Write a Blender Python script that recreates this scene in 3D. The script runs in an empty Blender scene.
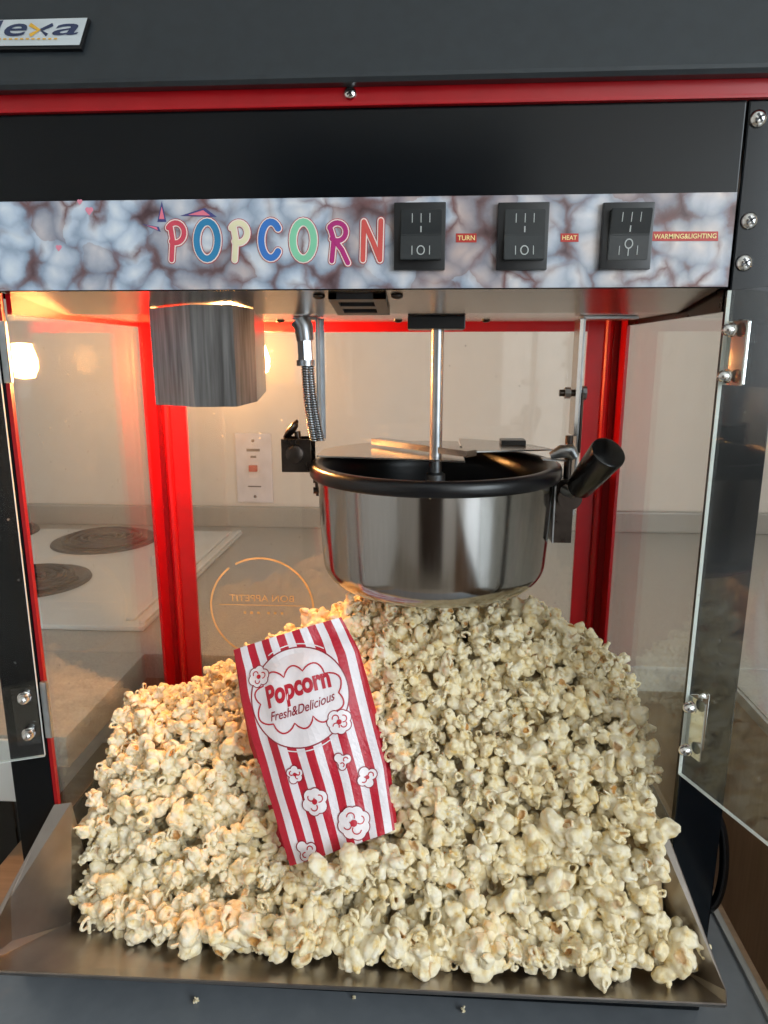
import bpy, bmesh, math, random
import numpy as np
from mathutils import Vector, Matrix

scene = bpy.context.scene
C = scene.collection
random.seed(7)
rng = np.random.default_rng(11)

# ---------------------------------------------------------------- camera, world, lights, exposure
FPX, PITCH, YAW = 700.0, math.radians(12.66), math.radians(3.4)
CAM = Vector((0, -0.5, 0.5))
cd = bpy.data.cameras.new('camera')
cam = bpy.data.objects.new('camera', cd)
C.objects.link(cam)
cam.location = CAM
cam.rotation_euler = (math.pi / 2 - PITCH, 0, YAW)
cd.sensor_fit = 'VERTICAL'
cd.sensor_height = 36.0
cd.lens = 36.0 * FPX / 1024.0
cd.clip_start = 0.01
scene.camera = cam

world = bpy.data.worlds.new('world')
scene.world = world
world.use_nodes = True
world.node_tree.nodes['Background'].inputs[0].default_value = (0.80, 0.90, 1.0, 1)
world.node_tree.nodes['Background'].inputs[1].default_value = 0.6


def area(name, loc, rot, sx, sy, power, col):
    l = bpy.data.lights.new(name, 'AREA')
    l.shape = 'RECTANGLE'
    l.size, l.size_y, l.energy, l.color = sx, sy, power, col
    o = bpy.data.objects.new(name, l)
    C.objects.link(o)
    o.location = loc
    o.rotation_euler = rot
    return o


# daylight through the wide window in the right-hand wall of the room
area('daylight_window_right', (1.29, -1.55, 0.85), (math.pi / 2, 0, math.pi / 2), 1.5, 1.1, 46, (0.84, 0.93, 1.0))

vs = scene.view_settings
vs.view_transform = 'Standard'
vs.look = 'None'
vs.gamma = 1
vs.use_curve_mapping = False
vs.exposure = 0.0

# ---------------------------------------------------------------- picture measuring
_F0 = Vector((-math.sin(YAW), math.cos(YAW), 0))
_R = Vector((math.cos(YAW), math.sin(YAW), 0))
_F = _F0 * math.cos(PITCH) - Vector((0, 0, 1)) * math.sin(PITCH)
_U = _F0 * math.sin(PITCH) + Vector((0, 0, 1)) * math.cos(PITCH)


def ray(x, y):
    return _F + _R * ((x - 384) / FPX) + _U * ((512 - y) / FPX)


def at(x, y, Y):
    """point of the photograph at a measured depth Y"""
    d = ray(x, y)
    return CAM + d * ((Y - CAM.y) / d.y)


# ---------------------------------------------------------------- materials
def new_mat(name):
    m = bpy.data.materials.new(name)
    m.use_nodes = True
    nt = m.node_tree
    return m, nt, nt.nodes['Principled BSDF']


def N(nt, kind, **kw):
    n = nt.nodes.new(kind)
    for k, v in kw.items():
        if k.startswith('i_'):
            key = k[2:]
            n.inputs[int(key) if key.isdigit() else key].default_value = v
        else:
            setattr(n, k, v)
    return n


def ramp(nt, stops):
    r = nt.nodes.new('ShaderNodeValToRGB')
    e = r.color_ramp.elements
    while len(e) < len(stops):
        e.new(0.5)
    for el, (p, c) in zip(e, stops):
        el.position = p
        el.color = (c[0], c[1], c[2], 1)
    return r


def srgb(r, g, b):
    f = lambda c: (c / 255 / 12.92) if c / 255 <= 0.04045 else ((c / 255 + 0.055) / 1.055) ** 2.4
    return (f(r), f(g), f(b))


def plain(name, col, rough=0.5, metal=0.0, scale=40, var=0.08, bump=0.0, coat=0.0, stretch=(1, 1, 1), rvar=0.0, spec=0.5):
    """colour with a little procedural unevenness"""
    m, nt, b = new_mat(name)
    tc = N(nt, 'ShaderNodeTexCoord')
    mp = N(nt, 'ShaderNodeMapping')
    mp.inputs['Scale'].default_value = stretch
    nz = N(nt, 'ShaderNodeTexNoise', i_Scale=scale, i_Detail=4.0)
    nt.links.new(tc.outputs['Object'], mp.inputs[0])
    nt.links.new(mp.outputs[0], nz.inputs['Vector'])
    lo = [max(0, c * (1 - var)) for c in col]
    hi = [min(1, c * (1 + var)) for c in col]
    r = ramp(nt, [(0.3, lo), (0.7, hi)])
    nt.links.new(nz.outputs[0], r.inputs[0])
    nt.links.new(r.outputs[0], b.inputs['Base Color'])
    b.inputs['Roughness'].default_value = rough
    b.inputs['Metallic'].default_value = metal
    b.inputs['Coat Weight'].default_value = coat
    b.inputs['Specular IOR Level'].default_value = spec
    if rvar:
        mr = N(nt, 'ShaderNodeMapRange')
        mr.inputs['To Min'].default_value = max(0.02, rough - rvar)
        mr.inputs['To Max'].default_value = rough + rvar
        nt.links.new(nz.outputs[0], mr.inputs['Value'])
        nt.links.new(mr.outputs[0], b.inputs['Roughness'])
    if bump:
        bp = N(nt, 'ShaderNodeBump')
        bp.inputs['Strength'].default_value = bump
        bp.inputs['Distance'].default_value = 0.001
        nt.links.new(nz.outputs[0], bp.inputs['Height'])
        nt.links.new(bp.outputs[0], b.inputs['Normal'])
    return m


def acrylic(name, haze=0.03, tint=(0.97, 0.98, 0.97), edge=False):
    """clear sheet: straight-through light plus a Fresnel mirror, greasy film and droplets"""
    m, nt, b = new_mat(name)
    nt.nodes.remove(b)
    out = nt.nodes['Material Output']
    tr = N(nt, 'ShaderNodeBsdfTransparent')
    tr.inputs[0].default_value = (*tint, 1)
    gl = N(nt, 'ShaderNodeBsdfGlossy')
    gl.inputs['Roughness'].default_value = 0.03
    lw = N(nt, 'ShaderNodeLayerWeight', i_Blend=0.5)
    pw = N(nt, 'ShaderNodeMath', operation='POWER')
    pw.inputs[1].default_value = 5.0
    ma = N(nt, 'ShaderNodeMath', operation='MULTIPLY_ADD')
    ma.inputs[1].default_value = 0.92
    ma.inputs[2].default_value = 0.05
    nt.links.new(lw.outputs['Facing'], pw.inputs[0])
    nt.links.new(pw.outputs[0], ma.inputs[0])
    mx = N(nt, 'ShaderNodeMixShader')
    nt.links.new(ma.outputs[0], mx.inputs[0])
    nt.links.new(tr.outputs[0], mx.inputs[1])
    nt.links.new(gl.outputs[0], mx.inputs[2])
    # grease film and small dried drops
    tc = N(nt, 'ShaderNodeTexCoord')
    nz = N(nt, 'ShaderNodeTexNoise', i_Scale=9.0, i_Detail=5.0)
    mp = N(nt, 'ShaderNodeMapping')
    mp.inputs['Scale'].default_value = (1.6, 1.6, 0.5)
    nt.links.new(tc.outputs['Object'], mp.inputs[0])
    nt.links.new(mp.outputs[0], nz.inputs['Vector'])
    mr = N(nt, 'ShaderNodeMapRange')
    mr.inputs['From Min'].default_value = 0.3
    mr.inputs['From Max'].default_value = 0.75
    mr.inputs['To Min'].default_value = haze * 0.5
    mr.inputs['To Max'].default_value = haze * 1.6
    nt.links.new(nz.outputs[0], mr.inputs['Value'])
    vo = N(nt, 'ShaderNodeTexVoronoi', i_Scale=120.0)
    nt.links.new(tc.outputs['Object'], vo.inputs['Vector'])
    lt = N(nt, 'ShaderNodeMath', operation='LESS_THAN')
    lt.inputs[1].default_value = 0.13
    nt.links.new(vo.outputs['Distance'], lt.inputs[0])
    sp = N(nt, 'ShaderNodeSeparateColor')
    nt.links.new(vo.outputs['Color'], sp.inputs[0])
    gt = N(nt, 'ShaderNodeMath', operation='GREATER_THAN')
    gt.inputs[1].default_value = 0.93
    nt.links.new(sp.outputs[0], gt.inputs[0])
    mu = N(nt, 'ShaderNodeMath', operation='MULTIPLY')
    nt.links.new(lt.outputs[0], mu.inputs[0])
    nt.links.new(gt.outputs[0], mu.inputs[1])
    m3 = N(nt, 'ShaderNodeMath', operation='MULTIPLY_ADD')
    m3.inputs[1].default_value = 0.25
    nt.links.new(mu.outputs[0], m3.inputs[0])
    nt.links.new(mr.outputs[0], m3.inputs[2])
    df = N(nt, 'ShaderNodeBsdfDiffuse')
    df.inputs[0].default_value = (0.75, 0.74, 0.70, 1)
    tl = N(nt, 'ShaderNodeBsdfTranslucent')
    tl.inputs[0].default_value = (0.75, 0.74, 0.70, 1)
    md = N(nt, 'ShaderNodeMixShader')
    md.inputs[0].default_value = 0.5
    nt.links.new(df.outputs[0], md.inputs[1])
    nt.links.new(tl.outputs[0], md.inputs[2])
    m2 = N(nt, 'ShaderNodeMixShader')
    nt.links.new(m3.outputs[0], m2.inputs[0])
    nt.links.new(mx.outputs[0], m2.inputs[1])
    nt.links.new(md.outputs[0], m2.inputs[2])
    nt.links.new(m2.outputs[0], out.inputs['Surface'])
    return m


def popcorn_print(name):
    """printed photo of popcorn on the control panel: pale bluish lumps, brown crevices"""
    m, nt, b = new_mat(name)
    tc = N(nt, 'ShaderNodeTexCoord')
    nz = N(nt, 'ShaderNodeTexNoise', i_Scale=38.0, i_Detail=5.0)
    nt.links.new(tc.outputs['Object'], nz.inputs['Vector'])
    mixv = N(nt, 'ShaderNodeVectorMath', operation='MULTIPLY_ADD')
    mixv.inputs[1].default_value = (0.026, 0.0, 0.026)
    nt.links.new(nz.outputs['Color'], mixv.inputs[0])
    nt.links.new(tc.outputs['Object'], mixv.inputs[2])
    sp0 = N(nt, 'ShaderNodeSeparateXYZ')
    nt.links.new(mixv.outputs[0], sp0.inputs[0])
    mp = N(nt, 'ShaderNodeCombineXYZ')
    nt.links.new(sp0.outputs[0], mp.inputs[0])
    nt.links.new(sp0.outputs[2], mp.inputs[1])
    v1 = N(nt, 'ShaderNodeTexVoronoi', i_Scale=34.0)
    v1.feature = 'DISTANCE_TO_EDGE'
    vc = N(nt, 'ShaderNodeTexVoronoi', i_Scale=34.0)
    v2 = N(nt, 'ShaderNodeTexVoronoi', i_Scale=56.0)
    v2.feature = 'SMOOTH_F1'
    v2.inputs['Smoothness'].default_value = 0.12
    for v in (v1, v2, vc):
        v.voronoi_dimensions = '2D'
        nt.links.new(mp.outputs[0], v.inputs['Vector'])
    lobes = ramp(nt, [(0.05, srgb(212, 222, 232)), (0.36, srgb(182, 198, 216)), (0.60, srgb(144, 162, 184)), (0.76, srgb(116, 106, 116)), (0.92, srgb(78, 60, 66))])
    nt.links.new(v2.outputs['Distance'], lobes.inputs[0])
    sc = N(nt, 'ShaderNodeSeparateColor')
    nt.links.new(vc.outputs['Color'], sc.inputs[0])
    pick = ramp(nt, [(0.0, (0, 0, 0)), (0.60, (0, 0, 0)), (0.90, (0.6, 0.6, 0.6))])
    nt.links.new(sc.outputs[0], pick.inputs[0])
    tan = N(nt, 'ShaderNodeMix', data_type='RGBA', blend_type='MULTIPLY')
    nt.links.new(pick.outputs[0], tan.inputs['Factor'])
    nt.links.new(lobes.outputs[0], tan.inputs['A'])
    tan.inputs['B'].default_value = (*srgb(205, 165, 150), 1)
    gap0 = ramp(nt, [(0.0, (1, 1, 1)), (0.05, (0.6, 0.6, 0.6)), (0.14, (0, 0, 0))])
    nt.links.new(v1.outputs['Distance'], gap0.inputs[0])
    ng_ = N(nt, 'ShaderNodeTexNoise', i_Scale=34.0, i_Detail=2.0)
    nt.links.new(tc.outputs['Object'], ng_.inputs['Vector'])
    gm = ramp(nt, [(0.40, (0.10, 0.10, 0.10)), (0.62, (1, 1, 1))])
    nt.links.new(ng_.outputs[0], gm.inputs[0])
    gap = N(nt, 'ShaderNodeMath', operation='MULTIPLY')
    nt.links.new(gap0.outputs[0], gap.inputs[0])
    nt.links.new(gm.outputs[0], gap.inputs[1])
    r = N(nt, 'ShaderNodeMix', data_type='RGBA')
    nt.links.new(gap.outputs[0], r.inputs['Factor'])
    nt.links.new(tan.outputs['Result'], r.inputs['A'])
    r.inputs['B'].default_value = (*srgb(112, 82, 84), 1)
    # warm brown tint growing to the right of the print, cooler on the left
    sx = N(nt, 'ShaderNodeSeparateXYZ')
    nt.links.new(tc.outputs['Object'], sx.inputs[0])
    mr = N(nt, 'ShaderNodeMapRange')
    mr.inputs['From Min'].default_value = -0.30
    mr.inputs['From Max'].default_value = 0.20
    nt.links.new(sx.outputs[0], mr.inputs['Value'])
    n2 = N(nt, 'ShaderNodeTexNoise', i_Scale=30.0, i_Detail=3.0)
    nt.links.new(tc.outputs['Object'], n2.inputs['Vector'])
    mm = N(nt, 'ShaderNodeMath', operation='MULTIPLY')
    nt.links.new(mr.outputs[0], mm.inputs[0])
    nt.links.new(n2.outputs[0], mm.inputs[1])
    mix = N(nt, 'ShaderNodeMix', data_type='RGBA', blend_type='MULTIPLY')
    nt.links.new(mm.outputs[0], mix.inputs['Factor'])
    nt.links.new(r.outputs['Result'], mix.inputs['A'])
    mix.inputs['B'].default_value = (*srgb(245, 200, 165), 1)
    nt.links.new(mix.outputs['Result'], b.inputs['Base Color'])
    b.inputs['Roughness'].default_value = 0.35
    return m


def popcorn_mat(name):
    m, nt, b = new_mat(name)
    at_ = N(nt, 'ShaderNodeAttribute', attribute_name='hull')
    tc = N(nt, 'ShaderNodeTexCoord')
    oi = N(nt, 'ShaderNodeObjectInfo')
    nz = N(nt, 'ShaderNodeTexNoise', i_Scale=170.0, i_Detail=5.0)
    nt.links.new(tc.outputs['Object'], nz.inputs['Vector'])
    r = ramp(nt, [(0.30, srgb(250, 243, 224)), (0.56, srgb(242, 228, 190)), (0.74, srgb(228, 194, 116))])
    nt.links.new(nz.outputs[0], r.inputs[0])
    rr = ramp(nt, [(0.0, (1, 1, 1)), (0.6, (1, 0.985, 0.95)), (1.0, (1.0, 0.95, 0.83))])
    nt.links.new(oi.outputs['Random'], rr.inputs[0])
    mu = N(nt, 'ShaderNodeMix', data_type='RGBA', blend_type='MULTIPLY')
    mu.inputs['Factor'].default_value = 1.0
    nt.links.new(r.outputs[0], mu.inputs['A'])
    nt.links.new(rr.outputs[0], mu.inputs['B'])
    mx = N(nt, 'ShaderNodeMix', data_type='RGBA')
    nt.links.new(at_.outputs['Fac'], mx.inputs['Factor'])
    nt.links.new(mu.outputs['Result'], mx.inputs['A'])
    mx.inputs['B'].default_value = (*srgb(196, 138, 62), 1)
    nt.links.new(mx.outputs['Result'], b.inputs['Base Color'])
    b.inputs['Roughness'].default_value = 0.55
    b.inputs['Specular IOR Level'].default_value = 0.35
    bp = N(nt, 'ShaderNodeBump')
    bp.inputs['Strength'].default_value = 0.6
    bp.inputs['Distance'].default_value = 0.0015
    n3 = N(nt, 'ShaderNodeTexNoise', i_Scale=420.0, i_Detail=4.0)
    nt.links.new(tc.outputs['Object'], n3.inputs['Vector'])
    nt.links.new(n3.outputs[0], bp.inputs['Height'])
    nt.links.new(bp.outputs[0], b.inputs['Normal'])
    return m


def stripes(name):
    m, nt, b = new_mat(name)
    uv = N(nt, 'ShaderNodeUVMap', uv_map='print')
    sx = N(nt, 'ShaderNodeSeparateXYZ')
    nt.links.new(uv.outputs[0], sx.inputs[0])
    fr = N(nt, 'ShaderNodeMath', operation='FRACT')
    nt.links.new(sx.outputs[0], fr.inputs[0])
    r = ramp(nt, [(0.0, srgb(192, 28, 50)), (0.51, srgb(240, 232, 236))])
    r.color_ramp.interpolation = 'CONSTANT'
    nt.links.new(fr.outputs[0], r.inputs[0])
    nt.links.new(r.outputs[0], b.inputs['Base Color'])
    b.inputs['Roughness'].default_value = 0.38
    nz = N(nt, 'ShaderNodeTexNoise', i_Scale=45.0, i_Detail=3.0)
    bp = N(nt, 'ShaderNodeBump')
    bp.inputs['Strength'].default_value = 0.25
    bp.inputs['Distance'].default_value = 0.003
    nt.links.new(nz.outputs[0], bp.inputs['Height'])
    nt.links.new(bp.outputs[0], b.inputs['Normal'])
    return m


def emit(name, col, s):
    m, nt, b = new_mat(name)
    b.inputs['Base Color'].default_value = (*col, 1)
    b.inputs['Emission Color'].default_value = (*col, 1)
    b.inputs['Emission Strength'].default_value = s
    return m


M = {
    'black': plain('black_enamel', srgb(5, 10, 15), 0.17, 0, 60, 0.15, bump=0.01, spec=0.3),
    'lid': plain('black_lid_enamel', srgb(38, 44, 48), 0.38, 0, 90, 0.12, bump=0.03),
    'red': plain('red_enamel', srgb(158, 9, 20), 0.28, 0, 50, 0.08),
    'steel': plain('brushed_steel', (0.50, 0.48, 0.46), 0.24, 1, 18, 0.07, stretch=(0.5, 6, 6), rvar=0.04),
    'steel_v': plain('streaked_shield_steel', (0.30, 0.31, 0.33), 0.36, 1, 90, 0.40, stretch=(3, 3, 0.15), rvar=0.12),
    'kettle': plain('polished_kettle_steel', (0.42, 0.41, 0.40), 0.13, 1, 50, 0.06, stretch=(6, 6, 0.4), rvar=0.05),
    'tray': plain('tray_steel', (0.38, 0.34, 0.31), 0.32, 1, 35, 0.12, rvar=0.08),
    'chrome': plain('bright_chrome', (0.75, 0.75, 0.74), 0.12, 1),
    'dark_metal': plain('oily_dark_metal', (0.075, 0.062, 0.055), 0.30, 1, 60, 0.3, rvar=0.1),
    'zinc': plain('zinc_strap', (0.46, 0.48, 0.50), 0.35, 1, 60, 0.15),
    'nonstick': plain('black_nonstick', srgb(12, 13, 17), 0.30, 0, 60, 0.2),
    'rubber': plain('black_rubber', srgb(9, 10, 12), 0.24, 0, 60, 0.2),
    'plastic': plain('black_plastic', srgb(22, 23, 25), 0.34, 0, 60, 0.2),
    'rocker': plain('smoke_rocker', srgb(34, 38, 40), 0.25, 0, 60, 0.15),
    'mark': plain('switch_mark', srgb(172, 176, 174), 0.5),
    'pane': acrylic('clear_acrylic', 0.035),
    'door': acrylic('door_acrylic', 0.010),
    'edge': plain('acrylic_edge', srgb(228, 232, 228), 0.25),
    'corn_print': popcorn_print('popcorn_photo_print'),
    'popcorn': popcorn_mat('popcorn_flesh'),
    'paper': stripes('striped_bag_paper'),
    'ink_red': plain('bag_red_ink', srgb(190, 26, 48), 0.4),
    'ink_dark': plain('bag_outline_ink', srgb(150, 22, 44), 0.4),
    'ink_white': plain('bag_white_paper', srgb(240, 232, 234), 0.4),
    'gold': plain('gold_print', srgb(206, 184, 140), 0.45),
    'wall': plain('painted_wall', srgb(228, 222, 214), 0.7, 0, 30, 0.02, bump=0.05),
    'ceiling': plain('ceiling_paint', srgb(232, 231, 226), 0.8, 0, 30, 0.02),
    'floor': plain('vinyl_floor', srgb(150, 138, 122), 0.5, 0, 10, 0.1),
    'counter': plain('speckled_laminate', srgb(168, 165, 158), 0.30, 0, 420, 0.16),
    'enamel': plain('white_cooktop_enamel', srgb(226, 229, 228), 0.18, 0, 30, 0.02),
    'coil': plain('burner_coil', srgb(30, 29, 30), 0.5, 0.0, 60, 0.2),
    'bowl': plain('drip_bowl', (0.035, 0.034, 0.034), 0.35, 0, 60, 0.2),
    'wood': plain('oak_cabinet', srgb(150, 122, 96), 0.45, 0, 26, 0.14, stretch=(6, 6, 0.5)),
    'added_door_wood': plain('dark_added_door_wood', srgb(58, 44, 36), 0.4, 0, 20, 0.15, stretch=(6, 6, 0.5)),
    'table': plain('oak_table', srgb(168, 140, 112), 0.45, 0, 26, 0.12, stretch=(0.5, 8, 6)),
    'sheet': plain('grey_base_sheet', srgb(128, 134, 140), 0.32, 0.2, 60, 0.06),
    'rim': plain('sheet_rim', srgb(170, 172, 170), 0.3, 0.4),
    'oven_glass': plain('oven_glass', srgb(22, 24, 26), 0.15),
    'plate': plain('switch_plate_plastic', srgb(226, 222, 228), 0.35),
    'toggle': plain('red_toggle', srgb(196, 52, 46), 0.4),
    'smudge': plain('worn_plate_ink', srgb(90, 86, 92), 0.6),
    'bulb': emit('lit_bulb', (1.0, 0.45, 0.13), 860),
    'cream_label': plain('label_cream', srgb(240, 222, 150), 0.4),
    'label_red': plain('label_red', srgb(176, 48, 40), 0.4),
    'badge': plain('badge_silver', srgb(196, 204, 208), 0.3, 0.2),
    'navy': plain('badge_navy', srgb(44, 54, 84), 0.4),
    'amber': plain('badge_amber', srgb(214, 166, 60), 0.4),
}
for k, c in dict(p1=(206, 74, 92), o1=(48, 128, 172), p2=(228, 222, 184), c1=(58, 116, 190), o2=(128, 198, 162),
                 r1=(172, 44, 116), n1=(206, 84, 78), lw=(240, 224, 216), ld=(176, 60, 70), tp=(226, 120, 140),
                 tb=(72, 74, 128), hp=(222, 140, 160)).items():
    M['L' + k] = plain('print_' + k, srgb(*c), 0.38)


# ---------------------------------------------------------------- mesh helpers
def obj(name, bm, mat, parent=None, smooth=False, autos=None):
    me = bpy.data.meshes.new(name)
    bm.to_mesh(me)
    bm.free()
    o = bpy.data.objects.new(name, me)
    C.objects.link(o)
    me.materials.append(M[mat] if isinstance(mat, str) else mat)
    if smooth:
        me.polygons.foreach_set('use_smooth', [True] * len(me.polygons))
        if autos:
            me.set_sharp_from_angle(angle=math.radians(autos))
    if parent:
        o.parent = parent
        o.matrix_parent_inverse = parent.matrix_basis.inverted()
    return o


def tag(o, label=None, cat=None, group=None, kind=None):
    if label:
        o['label'] = label
    if cat:
        o['category'] = cat
    if group:
        o['group'] = group
    if kind:
        o['kind'] = kind
    return o


def thing(name, label, cat, loc, group=None):
    o = bpy.data.objects.new(name, None)
    C.objects.link(o)
    o.location = loc
    o.empty_display_size = 0.02
    return tag(o, label, cat, group)


def box(bm, x0, x1, y0, y1, z0, z1, bev=0.0, seg=2):
    t = bmesh.new()
    bmesh.ops.create_cube(t, size=1)
    for v in t.verts:
        v.co = Vector(((x0 + x1) / 2 + v.co.x * (x1 - x0), (y0 + y1) / 2 + v.co.y * (y1 - y0), (z0 + z1) / 2 + v.co.z * (z1 - z0)))
    if bev:
        bmesh.ops.bevel(t, geom=t.edges[:], offset=bev, segments=seg, affect='EDGES', profile=0.7)
    merge(bm, t)
    return bm


def merge(bm, t, mat=None):
    if mat is not None:
        bmesh.ops.transform(t, matrix=mat, verts=t.verts)
    me = bpy.data.meshes.new('tmp')
    t.to_mesh(me)
    t.free()
    bm.from_mesh(me)
    bpy.data.meshes.remove(me)


def frame(d):
    d = Vector(d).normalized()
    a = Vector((0, 0, 1)) if abs(d.z) < 0.9 else Vector((1, 0, 0))
    u = d.cross(a).normalized()
    return u, d.cross(u).normalized(), d


def tube(bm, pts, r, seg=12, caps=True):
    pts = [Vector(p) for p in pts]
    rs = r if isinstance(r, (list, tuple)) else [r] * len(pts)
    rings = []
    u = None
    for i, p in enumerate(pts):
        d = (pts[min(i + 1, len(pts) - 1)] - pts[max(i - 1, 0)])
        if u is None:
            u, w, d = frame(d)
        else:
            d.normalize()
            u = (u - d * u.dot(d)).normalized()
            w = d.cross(u)
        rings.append([bm.verts.new(p + (u * math.cos(2 * math.pi * k / seg) + w * math.sin(2 * math.pi * k / seg)) * rs[i]) for k in range(seg)])
    for a, b in zip(rings, rings[1:]):
        for k in range(seg):
            bm.faces.new((a[k], a[(k + 1) % seg], b[(k + 1) % seg], b[k]))
    if caps:
        bm.faces.new(rings[0][::-1])
        bm.faces.new(rings[-1])
    bmesh.ops.recalc_face_normals(bm, faces=bm.faces)
    return bm


def lathe(bm, prof, cx, cy, seg=64, closed=False):
    rings = []
    for r, z in prof:
        if r < 1e-5:
            rings.append([bm.verts.new((cx, cy, z))])
        else:
            rings.append([bm.verts.new((cx + r * math.cos(2 * math.pi * k / seg), cy + r * math.sin(2 * math.pi * k / seg), z)) for k in range(seg)])
    if closed:
        rings.append(rings[0])
    for a, b in zip(rings, rings[1:]):
        for k in range(seg):
            q = [a[k % len(a)], a[(k + 1) % len(a)], b[(k + 1) % len(b)], b[k % len(b)]]
            f = []
            for v in q:
                if v not in f:
                    f.append(v)
            if len(f) > 2:
                bm.faces.new(f)
    bmesh.ops.recalc_face_normals(bm, faces=bm.faces)
    return bm


def slab(bm, poly, off):
    """closed prism: 3-D polygon pushed along the vector off"""
    off = Vector(off)
    a = [bm.verts.new(p) for p in poly]
    b = [bm.verts.new(Vector(p) + off) for p in poly]
    bm.faces.new(a)
    bm.faces.new(b[::-1])
    n = len(a)
    for i in range(n):
        bm.faces.new((a[i], b[i], b[(i + 1) % n], a[(i + 1) % n]))
    bmesh.ops.recalc_face_normals(bm, faces=bm.faces)
    return bm


class Flat:
    """thin print: 2-D shapes laid on a surface by a mapping function"""

    def __init__(s):
        s.v, s.f, s.e, s.k = [], [], [], 0

    def poly(s, pts):
        s.lift()
        i = len(s.v)
        s.v += [tuple(p) for p in pts]
        s.f.append(list(range(i, i + len(pts))))

    def disc(s, c, rx, ry=None, n=20, rings=1):
        ry = rx if ry is None else ry
        s.lift()
        i = len(s.v)
        s.v.append(tuple(c))
        for k in range(1, rings + 1):
            for j in range(n):
                t = 2 * math.pi * j / n
                s.v.append((c[0] + rx * k / rings * math.cos(t), c[1] + ry * k / rings * math.sin(t)))
        for j in range(n):
            s.f.append([i, i + 1 + j, i + 1 + (j + 1) % n])
        for k in range(1, rings):
            a, b = i + 1 + (k - 1) * n, i + 1 + k * n
            for j in range(n):
                s.f.append([a + j, b + j, b + (j + 1) % n, a + (j + 1) % n])

    def stroke(s, pts, w, closed=False, caps=True):
        pts = [Vector(p) for p in pts]
        n = len(pts)
        ws = w if isinstance(w, (list, tuple)) else [w] * n
        s.lift()
        i0 = len(s.v)
        for i, p in enumerate(pts):
            a = pts[(i - 1) % n] if closed or i > 0 else p
            b = pts[(i + 1) % n] if closed or i < n - 1 else p
            d = (b - a).normalized()
            nn = Vector((-d.y, d.x)) * ws[i] / 2
            s.v += [tuple(p + nn), tuple(p - nn)]
        for i in range(n if closed else n - 1):
            j = (i + 1) % n
            s.f.append([i0 + 2 * i, i0 + 2 * i + 1, i0 + 2 * j + 1, i0 + 2 * j])
        if caps and not closed:
            s.disc(pts[0], ws[0] / 2, n=12)
            s.disc(pts[-1], ws[-1] / 2, n=12)

    def text(s, txt, x0, x1, y0, y1, shear=0, bold=0, mirror=False, warp=None):
        c = bpy.data.curves.new('t', 'FONT')
        c.body = txt
        c.shear = shear
        c.offset = bold
        c.resolution_u = 4
        o = bpy.data.objects.new('t', c)
        me = o.to_mesh()
        P = np.array([v.co[:2] for v in me.vertices])
        F = [list(p.vertices) for p in me.polygons]
        o.to_mesh_clear()
        bpy.data.objects.remove(o)
        bpy.data.curves.remove(c)
        lo, hi = P.min(0), P.max(0)
        P = (P - lo) / (hi - lo)
        if mirror:
            P[:, 0] = 1 - P[:, 0]
        i = len(s.v)
        for a, b in P:
            q = (x0 + a * (x1 - x0), y0 + b * (y1 - y0))
            s.v.append(warp(*q) if warp else q)
        s.f += [[i + k for k in f] for f in F]

    def lift(s):
        s.e += [s.k * 0.000025] * (len(s.v) - len(s.e))
        s.k += 1

    def build(s, name, mat, parent, fn):
        s.lift()
        me = bpy.data.meshes.new(name)
        me.from_pydata([fn(*p, e=e) for p, e in zip(s.v, s.e)], [], s.f)
        me.materials.append(M[mat])
        o = bpy.data.objects.new(name, me)
        C.objects.link(o)
        if parent:
            o.parent = parent
            o.matrix_parent_inverse = parent.matrix_basis.inverted()
        return o


def nbox(name, mat, parent, *a, bev=0.0, **k):
    return obj(name, box(bmesh.new(), *a, bev=bev), mat, parent, **k)


# ---------------------------------------------------------------- the room
XL, XR, YB, YF, ZF, ZC = -1.75, 1.32, 1.035, -2.42, -0.79, 1.65
for nm, a, m in (('floor', (XL, XR, YF, YB, ZF - 0.05, ZF), 'floor'), ('ceiling', (XL, XR, YF, YB, ZC, ZC + 0.05), 'ceiling'),
                 ('wall_back', (XL, XR, YB, YB + 0.05, ZF, ZC), 'wall'), ('wall_left', (XL - 0.05, XL, YF, YB, ZF, ZC), 'wall')):
    tag(nbox(nm, m, None, *a), kind='structure')
# front wall, and the right wall with its window opening
bm = box(bmesh.new(), XL, XR, YF - 0.05, YF, ZF, ZC)
tag(obj('wall_front', bm, 'wall'), kind='structure')
bm = bmesh.new()
for a in ((XR, XR + 0.05, YF, -2.3, ZF, ZC), (XR, XR + 0.05, -0.8, YB, ZF, ZC), (XR, XR + 0.05, -2.3, -0.8, ZF, 0.3), (XR, XR + 0.05, -2.3, -0.8, 1.4, ZC)):
    box(bm, *a)
tag(obj('wall_right', bm, 'wall'), kind='structure')

dk = nbox('added_dark_door', 'added_door_wood', None, -0.62, 0.36, YF + 0.001, YF + 0.04, ZF, 1.30, bev=0.004)  # unseen door added behind the camera to put dark areas in the reflections
tag(dk, kind='structure')
for z0, z1 in ((-0.62, 0.10), (0.22, 1.16)):
    nbox('added_door_panel', 'added_door_wood', dk, -0.48, 0.22, YF + 0.036, YF + 0.052, z0, z1, bev=0.012)

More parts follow.
